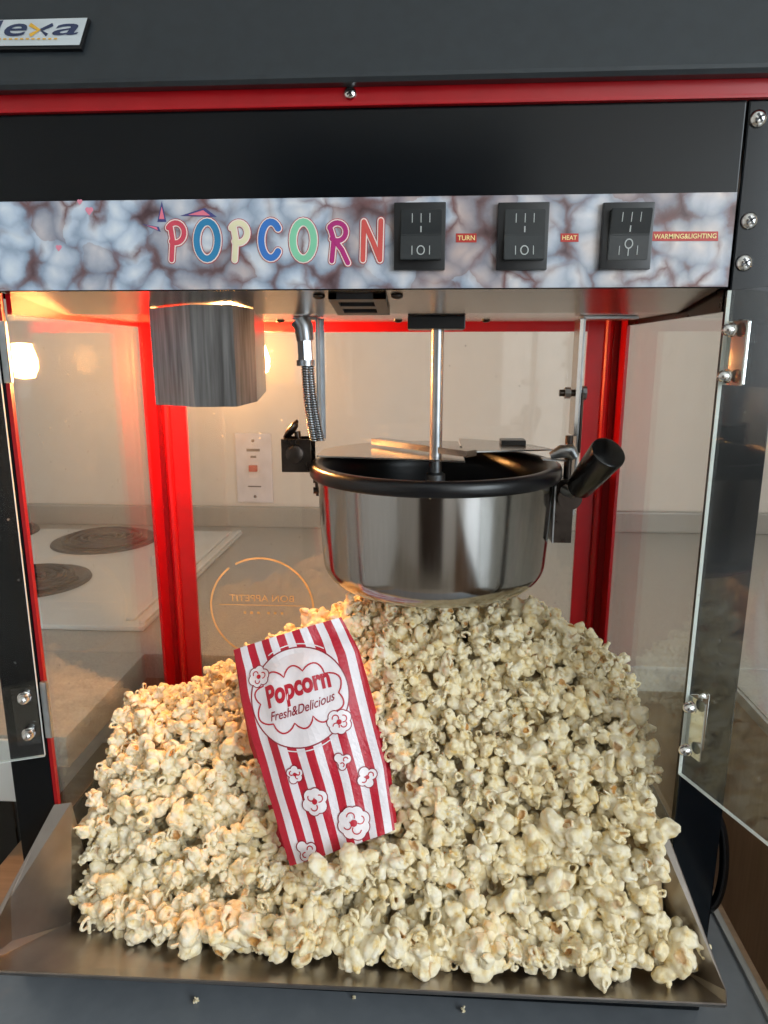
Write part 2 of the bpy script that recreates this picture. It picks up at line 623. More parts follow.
# ---------------------------------------------------------------- kitchen behind the machine
CT = 0.12
counter = thing('kitchen_counter', 'grey speckled laminate counter running along the back wall behind the popcorn machine', 'counter', (0, 0.66, ZF))
nbox('countertop', 'counter', counter, XL + 0.003, XR - 0.003, 0.33, YB - 0.003, CT - 0.035, CT, bev=0.004)
nbox('countertop', 'counter', counter, XL + 0.003, -0.362, 0.125, 0.3298, CT - 0.035, CT, bev=0.002)
nbox('front_edge', 'enamel', counter, XL + 0.003, -0.405, 0.122, 0.130, CT - 0.075, CT - 0.004, bev=0.002)
nbox('backsplash', 'counter', counter, XL + 0.003, XR - 0.003, YB - 0.021, YB - 0.003, CT, CT + 0.046, bev=0.004)
nbox('cabinet_front', 'wood', counter, -0.38, XR - 0.003, 0.36, 0.38, ZF + 0.1, CT - 0.036)
side = thing('side_counter', 'laminate counter with oak cabinet side to the right of the machine', 'counter', (0.8, -0.2, ZF))
nbox('countertop', 'counter', side, 0.370, XR - 0.003, -0.9, 0.329, CT - 0.012, CT, bev=0.004)
nbox('edge_band', 'rim', side, 0.366, 0.372, -0.9, 0.329, CT - 0.014, CT - 0.002)
nbox('cabinet_side', 'wood', side, 0.374, 0.394, -0.88, 0.329, ZF, CT - 0.013)

cook = thing('cooktop', 'white enamel electric cooktop with coil burners seen through the left pane', 'cooktop', (-0.66, 0.66, CT))
nbox('enamel_top', 'enamel', cook, -1.05, -0.392, 0.40, 0.945, CT + 0.0005, CT + 0.008, bev=0.003)
nbox('rim_ridge', 'enamel', cook, -0.425, -0.412, 0.42, 0.93, CT + 0.008, CT + 0.0125, bev=0.002)
nbox('rim_ridge', 'enamel', cook, -0.402, -0.393, 0.41, 0.94, CT + 0.008, CT + 0.0125, bev=0.002)


def burner(x, y, r):
    bm = lathe(bmesh.new(), [(r * 1.10, CT + 0.0082), (r * 1.08, CT + 0.012), (r, CT + 0.0118), (r * 0.92, CT + 0.0086), (0, CT + 0.0082)], x, y, 48)
    b = obj('drip_bowl', bm, 'bowl', cook, True)
    pts = []
    for k in range(150):
        t = k / 149
        a = t * 4.0 * 2 * math.pi
        rr = r * (0.20 + 0.70 * t)
        pts.append((x + rr * math.cos(a), y + rr * math.sin(a), CT + 0.0165))
    obj('coil', tube(bmesh.new(), pts, 0.0042, 8), 'coil', b, True)


burner(-0.652, 0.85, 0.094)
burner(-0.655, 0.585, 0.084)
burner(-0.915, 0.90, 0.078)
for x, y in ((-0.475, 0.70), (-0.475, 0.80)):
    bm = lathe(bmesh.new(), [(0.022, CT + 0.008), (0.020, CT + 0.024), (0.016, CT + 0.027), (0, CT + 0.027)], x, y, 24)
    k = obj('knob', bm, 'enamel', cook, True, 40)
    nbox('pointer', 'smudge', k, x - 0.002, x + 0.002, y - 0.018, y, CT + 0.0272, CT + 0.0284)

oven = thing('oven', 'white oven front with dark glass below the cooktop at the left edge', 'oven', (-0.7, 0.15, ZF))
nbox('body', 'enamel', oven, -1.05, -0.430, 0.142, 0.17, ZF + 0.1, CT - 0.077, bev=0.003)
nbox('door_glass', 'oven_glass', oven, -1.03, -0.434, 0.134, 0.142, -0.52, 0.040, bev=0.002)

# emergency switch plate on the wall
pl = thing('wall_switch', 'white wall plate with a red toggle beside the kettle', 'switch', (-0.385, YB, 0.24))
c0, c1 = at(235, 433, YB), at(274, 503, YB)
nbox('plate', 'plate', pl, c0.x, c1.x, YB - 0.007, YB - 0.0005, c1.z + 0.0015, c0.z, bev=0.003)
cx = (c0.x + c1.x) / 2
cz = (c0.z + c1.z) / 2
nbox('toggle_frame', 'ink_white', pl, cx - 0.011, cx + 0.011, YB - 0.0085, YB - 0.007, cz - 0.020, cz + 0.016, bev=0.0006)
nbox('toggle', 'toggle', pl, cx - 0.009, cx + 0.009, YB - 0.020, YB - 0.0085, cz - 0.005, cz + 0.009, bev=0.002)
for zz in (0.063, -0.063):
    bm = lathe(bmesh.new(), [(0.0, 0.0025), (0.003, 0.0015), (0.0036, 0)], 0, 0, 16)
    bmesh.ops.transform(bm, matrix=Matrix.Translation((cx, YB - 0.007, cz + zz)) @ Matrix.Rotation(math.pi / 2, 4, 'X'), verts=bm.verts)
    obj('screw', bm, 'smudge', pl, True)
f = Flat()
for zz, w, h in ((0.042, 0.030, 0.006), (0.027, 0.013, 0.005), (-0.040, 0.030, 0.003)):
    f.poly([(cx - w / 2, cz + zz - h / 2), (cx + w / 2, cz + zz - h / 2), (cx + w / 2, cz + zz + h / 2), (cx - w / 2, cz + zz + h / 2)])
f.build('worn_print', 'smudge', pl, lambda x, z, e=0: (x, YB - 0.0074 - e, z))

# table and the grey sheet under the machine
tb = thing('serving_table', 'oak table that carries the popcorn machine', 'table', (-0.03, 0.0, ZF))
nbox('tabletop', 'table', tb, -0.425, 0.284, -0.42, 0.32, -0.035, -0.004, bev=0.003)
for x in (-0.39, 0.25):
    for y in (-0.385, 0.285):
        nbox('leg', 'table', tb, x - 0.025, x + 0.025, y - 0.025, y + 0.025, ZF, -0.035, bev=0.002)
sh = thing('base_sheet', 'grey metal sheet with a raised pale rim under the popcorn machine', 'sheet', (-0.04, -0.05, -0.004))
nbox('panel', 'sheet', sh, -0.372, 0.272, -0.40, 0.31, -0.0035, 0.0, bev=0.001)
nbox('raised_rim', 'rim', sh, 0.268, 0.274, -0.40, 0.31, -0.0035, 0.004, bev=0.0015)
nbox('raised_rim', 'rim', sh, -0.374, -0.368, -0.40, 0.31, -0.0035, 0.004, bev=0.0015)

# ---------------------------------------------------------------- popcorn machine
# inner width X -0.303 .. 0.200, depth Y 0 .. 0.265
XI0, XI1, XO0, XO1, YK = -0.303, 0.200, -0.339, 0.237, 0.265
pm = thing('popcorn_machine', 'black and red countertop popcorn machine with glass sides and printed control panel', 'popcorn machine', (-0.051, 0.13, 0.0))
nbox('base', 'black', pm, -0.325, 0.219, -0.039, 0.262, 0.0005, 0.024, bev=0.002)
for x0, x1 in ((XO0, XI0 - 0.003), (XI1 + 0.001, XO1)):
    nbox('corner_post', 'black', pm, x0, x1, 0.0, 0.008, 0.001, 0.657, bev=0.0012)
nbox('red_post_lining', 'red', pm, XI0 - 0.0028, XI0 + 0.0002, 0.0008, 0.0050, 0.026, 0.5428)
# red angle posts at the back and red top rails
for s, xo in ((1, -0.2995), (-1, 0.2025)):
    xi = xo + s * 0.0355
    bm = bmesh.new()
    box(bm, min(xo, xi), max(xo, xi), YK - 0.004, YK, 0.026, 0.543)
    box(bm, min(xo, xo + s * 0.003), max(xo, xo + s * 0.003), YK - 0.030, YK - 0.004, 0.026, 0.543)
    xm = xo + s * 0.014
    tube(bm, [(xm, YK - 0.006, 0.026), (xm, YK - 0.006, 0.543)], 0.0042, 10)
    obj('back_post', bm, 'red', pm)
nbox('back_rail', 'red', pm, -0.264, 0.167, YK - 0.004, YK, 0.5235, 0.543, bev=0.0006)
nbox('side_rail', 'red', pm, -0.3035, -0.2998, 0.009, YK - 0.004, 0.5285, 0.543)
nbox('side_rail', 'dark_metal', pm, 0.2005, 0.204, 0.009, YK - 0.004, 0.5285, 0.543)
# glass
nbox('side_pane', 'pane', pm, -0.3030, -0.3000, 0.008, YK - 0.001, 0.025, 0.530)
nbox('side_pane', 'pane', pm, 0.2026, 0.2056, 0.009, YK - 0.001, 0.025, 0.530)
bp = nbox('back_pane', 'pane', pm, -0.29, 0.19, YK + 0.0005, YK + 0.0035, 0.025, 0.53)
# print on the back pane, read from behind
lc = at(262, 608, YK)
LR = 0.0605
f = Flat()
f.stroke([(lc.x + LR * math.cos(t), lc.z + LR * math.sin(t)) for t in np.linspace(math.radians(-228), math.radians(118), 90)], 0.0022)
f.stroke([(lc.x + LR * math.cos(t), lc.z + LR * math.sin(t)) for t in np.linspace(math.radians(128), math.radians(145), 8)], 0.0022)
f.stroke([(lc.x - 0.050, lc.z + 0.0035), (lc.x + 0.050, lc.z + 0.0035)], 0.0010)
f.text('BON APPETIT', lc.x - 0.038, lc.x + 0.038, lc.z + 0.008, lc.z + 0.016, mirror=True)
for i in range(6):
    x = lc.x - 0.022 + i * 0.008 + (0.004 if i > 2 else 0)
    f.stroke([(x, lc.z - 0.006), (x + 0.003, lc.z - 0.006)], 0.003, caps=False)
f.build('gold_print', 'gold', bp, lambda x, z, e=0: (x, YK + 0.0001 - e, z))

# hood: fascia, red band, lid
ZB = 0.5435
fas = nbox('fascia', 'black', pm, XO0 + 0.002, XI1 - 0.0005, 0.0004, 0.004, ZB, 0.657, bev=0.0006)
nbox('hood_side', 'black', pm, XO0, XO0 + 0.003, 0.022, YK, ZB, 0.657)
nbox('hood_side', 'black', pm, XO1 - 0.003, XO1, 0.022, YK, ZB, 0.657)
nbox('hood_back', 'black', pm, XO0 + 0.003, XO1 - 0.003, YK - 0.004, YK, ZB, 0.657)
bm = bmesh.new()
box(bm, XO0 - 0.002, XO1 + 0.002, 0.001, 0.006, 0.6575, 0.6725, bev=0.001)
box(bm, XO0 - 0.004, XO1 + 0.004, -0.004, 0.001, 0.6568, 0.6590, bev=0.0006)
obj('red_band', bm, 'red', pm)
bm = bmesh.new()
slab(bm, [(XO0 - 0.012, -0.010, 0.6715), (XO0 - 0.012, -0.008, 0.669), (XO0 - 0.012, 0.0, 0.669), (XO0 - 0.012, 0.0, 0.6726), (XO0 - 0.012, YK + 0.01, 0.6726),
          (XO0 - 0.012, YK + 0.01, 0.700), (XO0 - 0.012, 0.020, 0.7310), (XO0 - 0.012, 0.010, 0.7300), (XO0 - 0.012, -0.0095, 0.6740)], (XO1 - XO0 + 0.024, 0, 0))
lid = obj('lid', bm, 'lid', pm)
# screw on the red band
def screw(p, n, r, parent, mat='chrome', cross=True):
    n = Vector(n).normalized()
    u, w, n = frame(n)
    mt = Matrix((u, w, n)).transposed().to_4x4()
    mt.translation = Vector(p)
    bm = lathe(bmesh.new(), [(r, 0), (r * 0.97, r * 0.22), (r * 0.75, r * 0.45), (r * 0.4, r * 0.58), (0, r * 0.62)], 0, 0, 20)
    bmesh.ops.transform(bm, matrix=mt, verts=bm.verts)
    o = obj('screw', bm, mat, parent, True)
    if cross:
        bm = bmesh.new()
        a = 0.6
        t = bmesh.new()
        box(t, -r * 0.55, r * 0.55, -r * 0.12, r * 0.12, r * 0.45, r * 0.66)
        box(t, -r * 0.12, r * 0.12, -r * 0.55, r * 0.55, r * 0.45, r * 0.66)
        merge(bm, t, mt @ Matrix.Rotation(a, 4, 'Z'))
        obj('cross_recess', bm, 'nonstick', o)
    return o


p = at(350, 91, 0.0)
screw((p.x, 0.001, 0.6655), (0, -1, 0), 0.0042, pm)
for px, py in ((758, 119), (749, 221), (744, 263)):
    p = at(px, py, 0.0)
    screw((p.x, 0.0, p.z), (0, -1, 0), 0.0055, pm)
# badge on the lid
LN = Vector((0, -0.056, 0.0195)).normalized()      # outward normal of the lid's front


def lidp(x, z, off=0.0):
    t = (z - 0.6740) / 0.056
    return (x, -0.0095 + 0.0195 * t - off * 0.944, z + off * 0.329)


def lidpx(px, py):
    p = at(px, py, -0.005)
    for _ in range(4):
        t = (p.z - 0.6740) / 0.056
        p = at(px, py, -0.0095 + 0.0195 * t)
    return (p.x, p.z)


a, b_, c_, d_ = lidpx(0, 24), lidpx(90, 22), lidpx(82, 49), lidpx(0, 49)
xl = a[0] - 0.045
bm = bmesh.new()
slab(bm, [lidp(xl, a[1], 0.0003), lidp(b_[0] + .001, b_[1], 0.0003), lidp(c_[0] + .001, c_[1] - .002, 0.0003), lidp(xl, d_[1] - .002, 0.0003)], LN * 0.0026)
bdg = obj('badge', bm, 'nonstick', lid)
f = Flat()
f.poly([(xl, a[1]), b_, c_, (xl, d_[1])])
f.build('badge_face', 'badge', bdg, lambda x, z, e=0: lidp(x, z, 0.0034 + e))


def badge_letter(ch, px0, px1, py0, py1, mat, shear=0.25):
    q0, q1 = lidpx(px0, py1), lidpx(px1, py0)
    f = Flat()
    f.text(ch, q0[0], q1[0], q0[1], q1[1], shear=shear, bold=0.012)
    f.build('badge_letter', mat, bdg, lambda x, z, e=0: lidp(x, z, 0.0038 + e))


badge_letter('d', -12, 7, 25, 40, 'navy')
badge_letter('e', 7, 31, 28, 41, 'navy')
badge_letter('a', 55, 82, 28, 40, 'navy')
f = Flat()
f.stroke([lidpx(33, 29), lidpx(42, 34.5), lidpx(33, 40)], 0.0026, caps=False)
f.build('badge_letter', 'amber', bdg, lambda x, z, e=0: lidp(x, z, 0.0038 + e))
f = Flat()
f.stroke([lidpx(56, 29), lidpx(44, 34.5), lidpx(50, 39.5)], 0.0024, caps=False)
f.build('badge_letter', 'navy', bdg, lambda x, z, e=0: lidp(x, z, 0.0037 + e))
f = Flat()
for k in range(13):
    f.stroke([lidpx(-10 + k * 5.6, 43.6), lidpx(-6.8 + k * 5.6, 43.6)], 0.0010, caps=False)
f.build('badge_small_line', 'amber', bdg, lambda x, z, e=0: lidp(x, z, 0.0038 + e))

# printed sticker
st = nbox('control_panel_print', 'corn_print', pm, XO0 + 0.004, 0.1992, -0.0006, 0.0003, 0.5442, 0.6025)


def fp(px, py):
    p = at(px, py, -0.0006)
    return (p.x, p.z)


def fmap(off):
    return lambda x, z, e=0: (x, -0.0006 - off - e, z)


def arc(cx, cy, rx, ry, a0, a1, n=18):
    return [(cx + rx * math.cos(math.radians(t)), cy - ry * math.sin(math.radians(t))) for t in np.linspace(a0, a1, n)]


# letters as pixel strokes: list of (points, closed)
def L_P(x, y):
    return [([(x + 7, y + 40), (x + 8, y + 20), (x + 6, y + 8)], False), (arc(x + 11, y + 13, 8.5, 10, 150, -120, 20), False)]


letters = [
    ('p1', L_P(165, 220)), ('o1', [(arc(207.5, 240.5, 10.5, 18.5, 0, 345, 24), True)]), ('p2', L_P(228, 220)),
    ('c1', [(arc(271, 240, 9.5, 18, 40, 320, 22), False)]), ('o2', [(arc(303.5, 240.5, 10.5, 18.5, 0, 345, 24), True)]),
    ('r1', [([(332, 261), (334, 240), (330, 227)], False), (arc(337.5, 232, 8.5, 9, 155, -130, 18), False), ([(336, 242), (342, 250), (348, 263)], False)]),
    ('n1', [([(363, 260), (364, 222)], False), ([(364, 222), (373, 242), (380, 260)], False), ([(380, 260), (381, 221)], False)]),
]
PXM = (at(400, 240, 0).x - at(300, 240, 0).x) / 100       # metres per pixel on the fascia
for key, strokes in letters:
    wd = 6.4 if key[0] in 'oc' else 4.8
    par = None
    for lay, (mat, extra) in enumerate((('Lld', 3.6), ('Llw', 2.2), ('L' + key, 0))):
        f = Flat()
        for pts, cl in strokes:
            f.stroke([fp(*q) for q in pts], (wd + extra) * PXM, cl)
        nm = ('letter_outline', 'letter_border', 'letter')[lay]
        f.build(nm, mat, st, fmap(0.0003 + 0.00025 * lay))
for tri in (((162, 201), (157.5, 222), (166.5, 222)), ((180, 216), (205, 208), (217, 217)), ((142, 224), (159, 227), (161, 232))):
    cxx = sum(q[0] for q in tri) / 3
    cyy = sum(q[1] for q in tri) / 3
    f = Flat()
    f.poly([fp(*q) for q in tri])
    f.build('triangle_border', 'Ltb', st, fmap(0.0003))
    f = Flat()
    f.poly([fp(cxx + (q[0] - cxx) * 0.6, cyy + (q[1] - cyy) * 0.6) for q in tri])
    f.build('triangle', 'Ltp', st, fmap(0.0005))
for hx, hy, r in ((80, 202, 2.4), (89.5, 211, 3.6), (59, 248, 2.8)):
    f = Flat()
    f.disc(fp(hx - r * 0.5, hy - r * 0.4), r * 0.62 * PXM, n=12)
    f.disc(fp(hx + r * 0.5, hy - r * 0.4), r * 0.62 * PXM, n=12)
    f.poly([fp(hx - r, hy), fp(hx, hy + r * 1.3), fp(hx + r, hy), fp(hx, hy - r * 0.6)])
    f.build('heart', 'Lhp', st, fmap(0.0003))
for txt, x0, x1, y0, y1 in (('TURN', 456, 476.5, 233.5, 242.5), ('HEAT', 560.5, 578.5, 233.5, 242), ('WARMING&LIGHTING', 652, 718, 231.5, 241)):
    f = Flat()
    f.poly([fp(x0, y1), fp(x1, y1), fp(x1, y0), fp(x0, y0)])
    lb = f.build('label_strip', 'label_red', st, fmap(0.0003))
    q0, q1 = fp(x0 + 1.6, y1 - 2), fp(x1 - 1.6, y0 + 2)
    f = Flat()
    f.text(txt, q0[0], q1[0], q0[1], q1[1], bold=0.01)
    f.build('label_text', 'cream_label', lb, fmap(0.0005))

# rocker switches
for i, (x0, x1, y0, y1) in enumerate(((394, 446, 203, 271), (495.5, 549, 203, 271), (598, 653.5, 203, 270.5))):
    q0, q1 = fp(x0, y1), fp(x1, y0)
    X0, Z0, X1, Z1 = q0[0], q0[1], q1[0], q1[1]
    bm = bmesh.new()
    box(bm, X0, X1, -0.0050, -0.0008, Z0, Z1, bev=0.001)
    sw = obj('rocker_switch', bm, 'plastic', pm, True, 40)
    zi0, zi1 = Z0 + (Z1 - Z0) * 0.14, Z1 - (Z1 - Z0) * 0.11
    xi0, xi1 = X0 + (X1 - X0) * 0.13, X1 - (X1 - X0) * 0.08
    zm = (zi0 + zi1) / 2
    up = i == 2
    bm = bmesh.new()
    ya, yb = (-0.0105, -0.0060) if up else (-0.0060, -0.0105)
    prof = [(xi0, -0.004, zi0), (xi0, yb, zi0), (xi0, -0.0068, zm), (xi0, ya, zi1), (xi0, -0.004, zi1)]
    slab(bm, prof, (xi1 - xi0, 0, 0))
    bmesh.ops.bevel(bm, geom=bm.edges[:], offset=0.0005, segments=2, affect='EDGES')
    rk = obj('rocker', bm, 'rocker', sw)
    f = Flat()
    cx = (xi0 + xi1) / 2
    H = zi1 - zi0

    def rk_y(x, z, e=0, ya=ya, yb=yb, zm=zm, zi0=zi0, zi1=zi1):
        if z > zm:
            y = -0.0068 + (ya + 0.0068) * (z - zm) / (zi1 - zm)
        else:
            y = -0.0068 + (yb + 0.0068) * (zm - z) / (zm - zi0)
        return (x, y - 0.0004 - e, z)
    for dx in (-0.0058, 0.0, 0.0058):
        f.stroke([(cx + dx, zi1 - H * 0.08), (cx + dx, zi1 - H * 0.26)], 0.0005, caps=False)
        if dx:
            f.stroke([(cx + dx, zi0 + H * 0.10), (cx + dx, zi0 + H * 0.28)], 0.0005, caps=False)
    f.stroke([(cx, zi1 - H * 0.33), (cx, zi1 - H * 0.45)], 0.0008, caps=False)
    oz = zi0 + H * (0.32 if up else 0.19)
    f.stroke([(cx + 0.0024 * math.cos(t), oz + 0.0028 * math.sin(t)) for t in np.linspace(0, 6.0, 18)], 0.0007, closed=True)
    if up:
        f.stroke([(cx, oz - 0.0028), (cx, zi0 + H * 0.08)], 0.0006, caps=False)
    f.build('switch_marks', 'mark', rk, rk_y)

# underside plate: sloping apron then flat
bm = bmesh.new()
prof = [(XO0 + 0.034, 0.0045, ZB + 0.0005), (XO0 + 0.034, 0.085, 0.5325), (XO0 + 0.034, YK - 0.035, 0.5325), (XO0 + 0.034, YK - 0.035, 0.5345), (XO0 + 0.034, 0.085, 0.5345), (XO0 + 0.034, 0.0045, ZB + 0.0025)]
slab(bm, prof, (XI1 - XO0 - 0.037, 0, 0))
und = obj('underside_plate', bm, 'steel', pm)


def apron(y):
    return ZB + 0.0005 - (y - 0.0045) * 0.0115 / 0.0805


# vent block with two slots
bm = bmesh.new()
p0, p1 = at(329, 300, 0.02), at(386, 300, 0.02)
for k in range(3):
    y0 = 0.016 + k * 0.023
    slab(bm, [(p0.x, y0, apron(y0)), (p1.x, y0, apron(y0)), (p1.x, y0, apron(y0) - 0.004), (p0.x, y0, apron(y0) - 0.004)], (0, 0.009, -0.0013))
for xa, xb in ((p0.x, p0.x + 0.006), (p1.x - 0.009, p1.x)):
    slab(bm, [(xa, 0.016, apron(0.016)), (xb, 0.016, apron(0.016)), (xb, 0.016, apron(0.016) - 0.004), (xa, 0.016, apron(0.016) - 0.004)], (0, 0.055, -0.0079))
obj('vent_block', bm, 'plastic', und)
for px, py, yy in ((319, 295, 0.022), (397, 295, 0.022), (280, 317, 0.19), (398, 318, 0.19), (486, 318, 0.19)):
    p = at(px, py, yy)
    zz = apron(yy) if yy < 0.085 else 0.5325
    screw((p.x, yy, zz), (0, 0, -1), 0.0045, und, 'dark_metal', False)

# lamp shield and bulb
bm = bmesh.new()
pts = [(-0.2300, 0.100), (-0.2185, 0.060), (-0.1815, 0.046), (-0.1480, 0.046), (-0.1360, 0.064), (-0.1570, 0.190)]  # right side lengthened rearward, unseen, to block bulb light towards the right door
zb = [0.462, 0.4605, 0.4598, 0.4602, 0.4632, 0.465]
th = 0.0012
ctr = Vector((-0.17, 0.10))
cols = []
for (x, y), z in zip(pts, zb):
    d = (ctr - Vector((x, y))).normalized() * th
    cols.append([bm.verts.new((x, y, apron(min(y, .085)) - 0.0007)), bm.verts.new((x, y, z)), bm.verts.new((x + d.x, y + d.y, z)), bm.verts.new((x + d.x, y + d.y, apron(min(y, .085)) - 0.0007))])
for a, b in zip(cols, cols[1:]):
    for k in range(4):
        bm.faces.new((a[k], b[k], b[(k + 1) % 4], a[(k + 1) % 4]))
bm.faces.new(cols[0])
bm.faces.new(cols[-1][::-1])
bmesh.ops.recalc_face_normals(bm, faces=bm.faces)
obj('lamp_shield', bm, 'steel_v', pm)
BX, BY, BZ = -0.196, 0.200, 0.494
bm = bmesh.new()
lathe(bm, [(0.0, BZ - 0.018), (0.007, BZ - 0.016), (0.0112, BZ - 0.007), (0.0110, BZ + 0.002), (0.0075, BZ + 0.013), (0.0065, BZ + 0.018)], BX, BY, 24)
blb = obj('bulb', bm, 'bulb', pm, True)
obj('socket', lathe(bmesh.new(), [(0.0, BZ + 0.017), (0.009, BZ + 0.017), (0.010, BZ + 0.030), (0.012, 0.5322), (0, 0.5322)], BX, BY, 24), 'steel', blb, True, 40)
# doors
def door(hx, hy, dx, dy, z0, z1, w):
    d = Vector((dx, dy, 0)).normalized()
    n = Vector((-d.y, d.x, 0)) * 0.003
    h = Vector((hx, hy, 0))
    bm = bmesh.new()
    slab(bm, [h + Vector((0, 0, z0)), h + d * w + Vector((0, 0, z0)), h + d * w + Vector((0, 0, z1)), h + Vector((0, 0, z1))], n)
    o = obj('acrylic_door', bm, 'door', pm)
    e = d * -0.0004
    bm = bmesh.new()
    slab(bm, [h + e + Vector((0, 0, z0)), h + Vector((0, 0, z0)) + e + n, h + Vector((0, 0, z1)) + e + n, h + e + Vector((0, 0, z1))], d * 0.0004 * 0.9)
    obj('polished_edge', bm, 'edge', o)
    bm = bmesh.new()
    dn = Vector((0, 0, -0.0004))
    b0 = h + Vector((0, 0, z0)) + dn
    slab(bm, [b0, b0 + d * w, b0 + d * w + n, b0 + n], -dn * 0.9)
    obj('polished_edge', bm, 'edge', o)
    return o, h, d


dr, hR, dR = door(0.1985, -0.0035, 0.031, -0.0815, 0.184, 0.5415, 0.235)
dl, hL, dL = door(-0.3045, -0.0065, -0.0332, -0.0124, 0.184, 0.5415, 0.235)


def nut(p, n, r, parent, mat='chrome'):
    n = Vector(n).normalized()
    u, w, n = frame(n)
    mt = Matrix((u, w, n)).transposed().to_4x4()
    mt.translation = Vector(p)
    bm = bmesh.new()
    lathe(bm, [(0, 0), (r * 1.15, 0), (r * 1.15, r * 0.25), (r, r * 0.3), (r, r * 1.0), (r * 0.95, r * 1.1), (r * 0.8, r * 1.5), (r * 0.45, r * 1.85), (0, r * 1.95)], 0, 0, 18)
    bmesh.ops.transform(bm, matrix=mt, verts=bm.verts)
    return obj('dome_nut', bm, mat, parent, True, 50)


for za, zb_ in ((0.480, 0.522), (0.203, 0.250)):
    # plate on the post and plate along the door leaf
    bm = bmesh.new()
    box(bm, 0.2005, 0.2165, -0.0016, -0.0002, za, zb_, bev=0.0004)
    n = Vector((-dR.y, dR.x, 0))
    s0 = hR + n * 0.0032
    slab(bm, [s0 + Vector((0, 0, za)), s0 + dR * 0.016 + Vector((0, 0, za)), s0 + dR * 0.016 + Vector((0, 0, zb_)), s0 + Vector((0, 0, zb_))], n * 0.0012)
    hg = obj('hinge', bm, 'chrome', dr)
    for zz in (za + 0.006, zb_ - 0.006):
        q = hR + dR * 0.0075 + Vector((0, 0, zz))
        nut(q - n * 0.0004, -n, 0.0040, hg)
        screw((0.2115, -0.0016, zz + 0.004), (0, -1, 0), 0.0034, hg, cross=False)
for za, zb_ in ((0.480, 0.5235), (0.197, 0.246)):
    bm = bmesh.new()
    n = Vector((-dL.y, dL.x, 0))
    if n.y > 0:
        n = -n
    s0 = hL + n * 0.0034
    box(bm, -0.3040, -0.2985, -0.0042, -0.0006, za, zb_, bev=0.0008)
    hg = obj('hinge', bm, 'zinc', dl)
    bm = bmesh.new()
    slab(bm, [s0 + dL * 0.001 + Vector((0, 0, za)), s0 + dL * 0.018 + Vector((0, 0, za)), s0 + dL * 0.018 + Vector((0, 0, zb_)), s0 + dL * 0.001 + Vector((0, 0, zb_))], n * 0.0010)
    obj('hinge_leaf', bm, 'door', hg)
    for zz in (za + 0.010, zb_ - 0.008):
        nut(s0 + dL * 0.009 + n * 0.0011 + Vector((0, 0, zz)), n, 0.0044, hg)

# stirring shaft hanging from the hood
KX, KY, KR = 0.0085, 0.137, 0.1125
sm = nbox('shaft_mount', 'plastic', pm, KX - 0.025, KX + 0.024, KY - 0.02, KY + 0.02, 0.5215, 0.5322, bev=0.001)
obj('stirrer_shaft', lathe(bmesh.new(), [(0, 0.375), (0.009, 0.375), (0.009, 0.393), (0.0056, 0.395), (0.0056, 0.5214), (0, 0.5214)], KX + 0.001, KY, 24), 'zinc', sm, True, 40)
# straps that carry the kettle
def strap(name, x0, x1, y, z0, z1, mat, foot):
    bm = bmesh.new()
    box(bm, x0, x1, y, y + 0.018, z0, z1, bev=0.0004)
    fx0, fx1 = (x0, x0 + foot) if foot > 0 else (x1 + foot, x1)
    box(bm, fx0, fx1, y, y + 0.018, z1 - 0.0015, z1 + 0.0005)
    return obj(name, bm, mat, pm)


strap('kettle_strap', -0.0975, -0.0955, 0.128, 0.424, 0.5315, 'zinc', -0.022)
bm = bmesh.new()
slab(bm, [(-0.0975, 0.146, 0.424), (-0.0925, 0.146, 0.424), (-0.0925, 0.146, 0.5315), (-0.0975, 0.146, 0.5315)], (0, 0.001, 0))
obj('kettle_strap', bm, 'zinc', pm)
s2 = strap('kettle_strap', 0.1335, 0.1355, 0.128, 0.358, 0.5315, 'zinc', 0.046)
nbox('strap_face', 'steel', s2, 0.1305, 0.1335, 0.127, 0.150, 0.430, 0.530)
nbox('strap_cover', 'dark_metal', s2, 0.1356, 0.1372, 0.126, 0.147, 0.415, 0.468)
p = at(578, 393, 0.137)
obj('strap_bolt', tube(bmesh.new(), [(0.118, 0.137, p.z), (0.139, 0.137, p.z)], 0.0030, 12), 'dark_metal', s2, True, 40)
for xx, r, d in ((0.1225, 0.0050, 0.005), (0.1375, 0.0062, 0.0036)):
    obj('bolt_nut', tube(bmesh.new(), [(xx, 0.137, p.z), (xx + d, 0.137, p.z)], r, 8), 'zinc', s2)
# armoured cable to the kettle
cf = at(304, 338, 0.125)
bm = bmesh.new()
tube(bm, [(cf.x - 0.004, 0.125, 0.530), (cf.x, 0.125, 0.524), (cf.x + 0.001, 0.125, 0.512)], [0.0085, 0.0085, 0.0075], 14)
tube(bm, [(cf.x + 0.0005, 0.125, 0.512), (cf.x + 0.001, 0.125, 0.495)], 0.0068, 6)
tube(bm, [(cf.x + 0.001, 0.125, 0.4955), (cf.x + 0.001, 0.125, 0.4905)], 0.0082, 12)
cg = obj('cable_gland', bm, 'zinc', pm, True, 40)
for dx in (0.0, 0.0075):
    pts, hl = [], []
    for k in range(24):
        t = k / 23
        pts.append(Vector((cf.x + dx * 0.4 + 0.001 + 0.006 * t ** 1.5 + dx * t * 0.3, 0.125 + dx * 0.5 - 0.004 * math.sin(t * 3.1), 0.4905 - 0.066 * t)))
    obj('cable_core', tube(bmesh.new(), pts, 0.0030, 10), 'dark_metal', cg, True)
    for k in range(24 * 12):
        t = k / (24 * 12 - 1)
        i = min(22, int(t * 23))
        q = pts[i].lerp(pts[i + 1], t * 23 - i)
        a = 2 * math.pi * t * 30
        hl.append(q + Vector((math.cos(a) * 0.0034, math.sin(a) * 0.0034, 0)))
    obj('cable_spring', tube(bmesh.new(), hl, 0.0008, 5), 'zinc', cg, True)
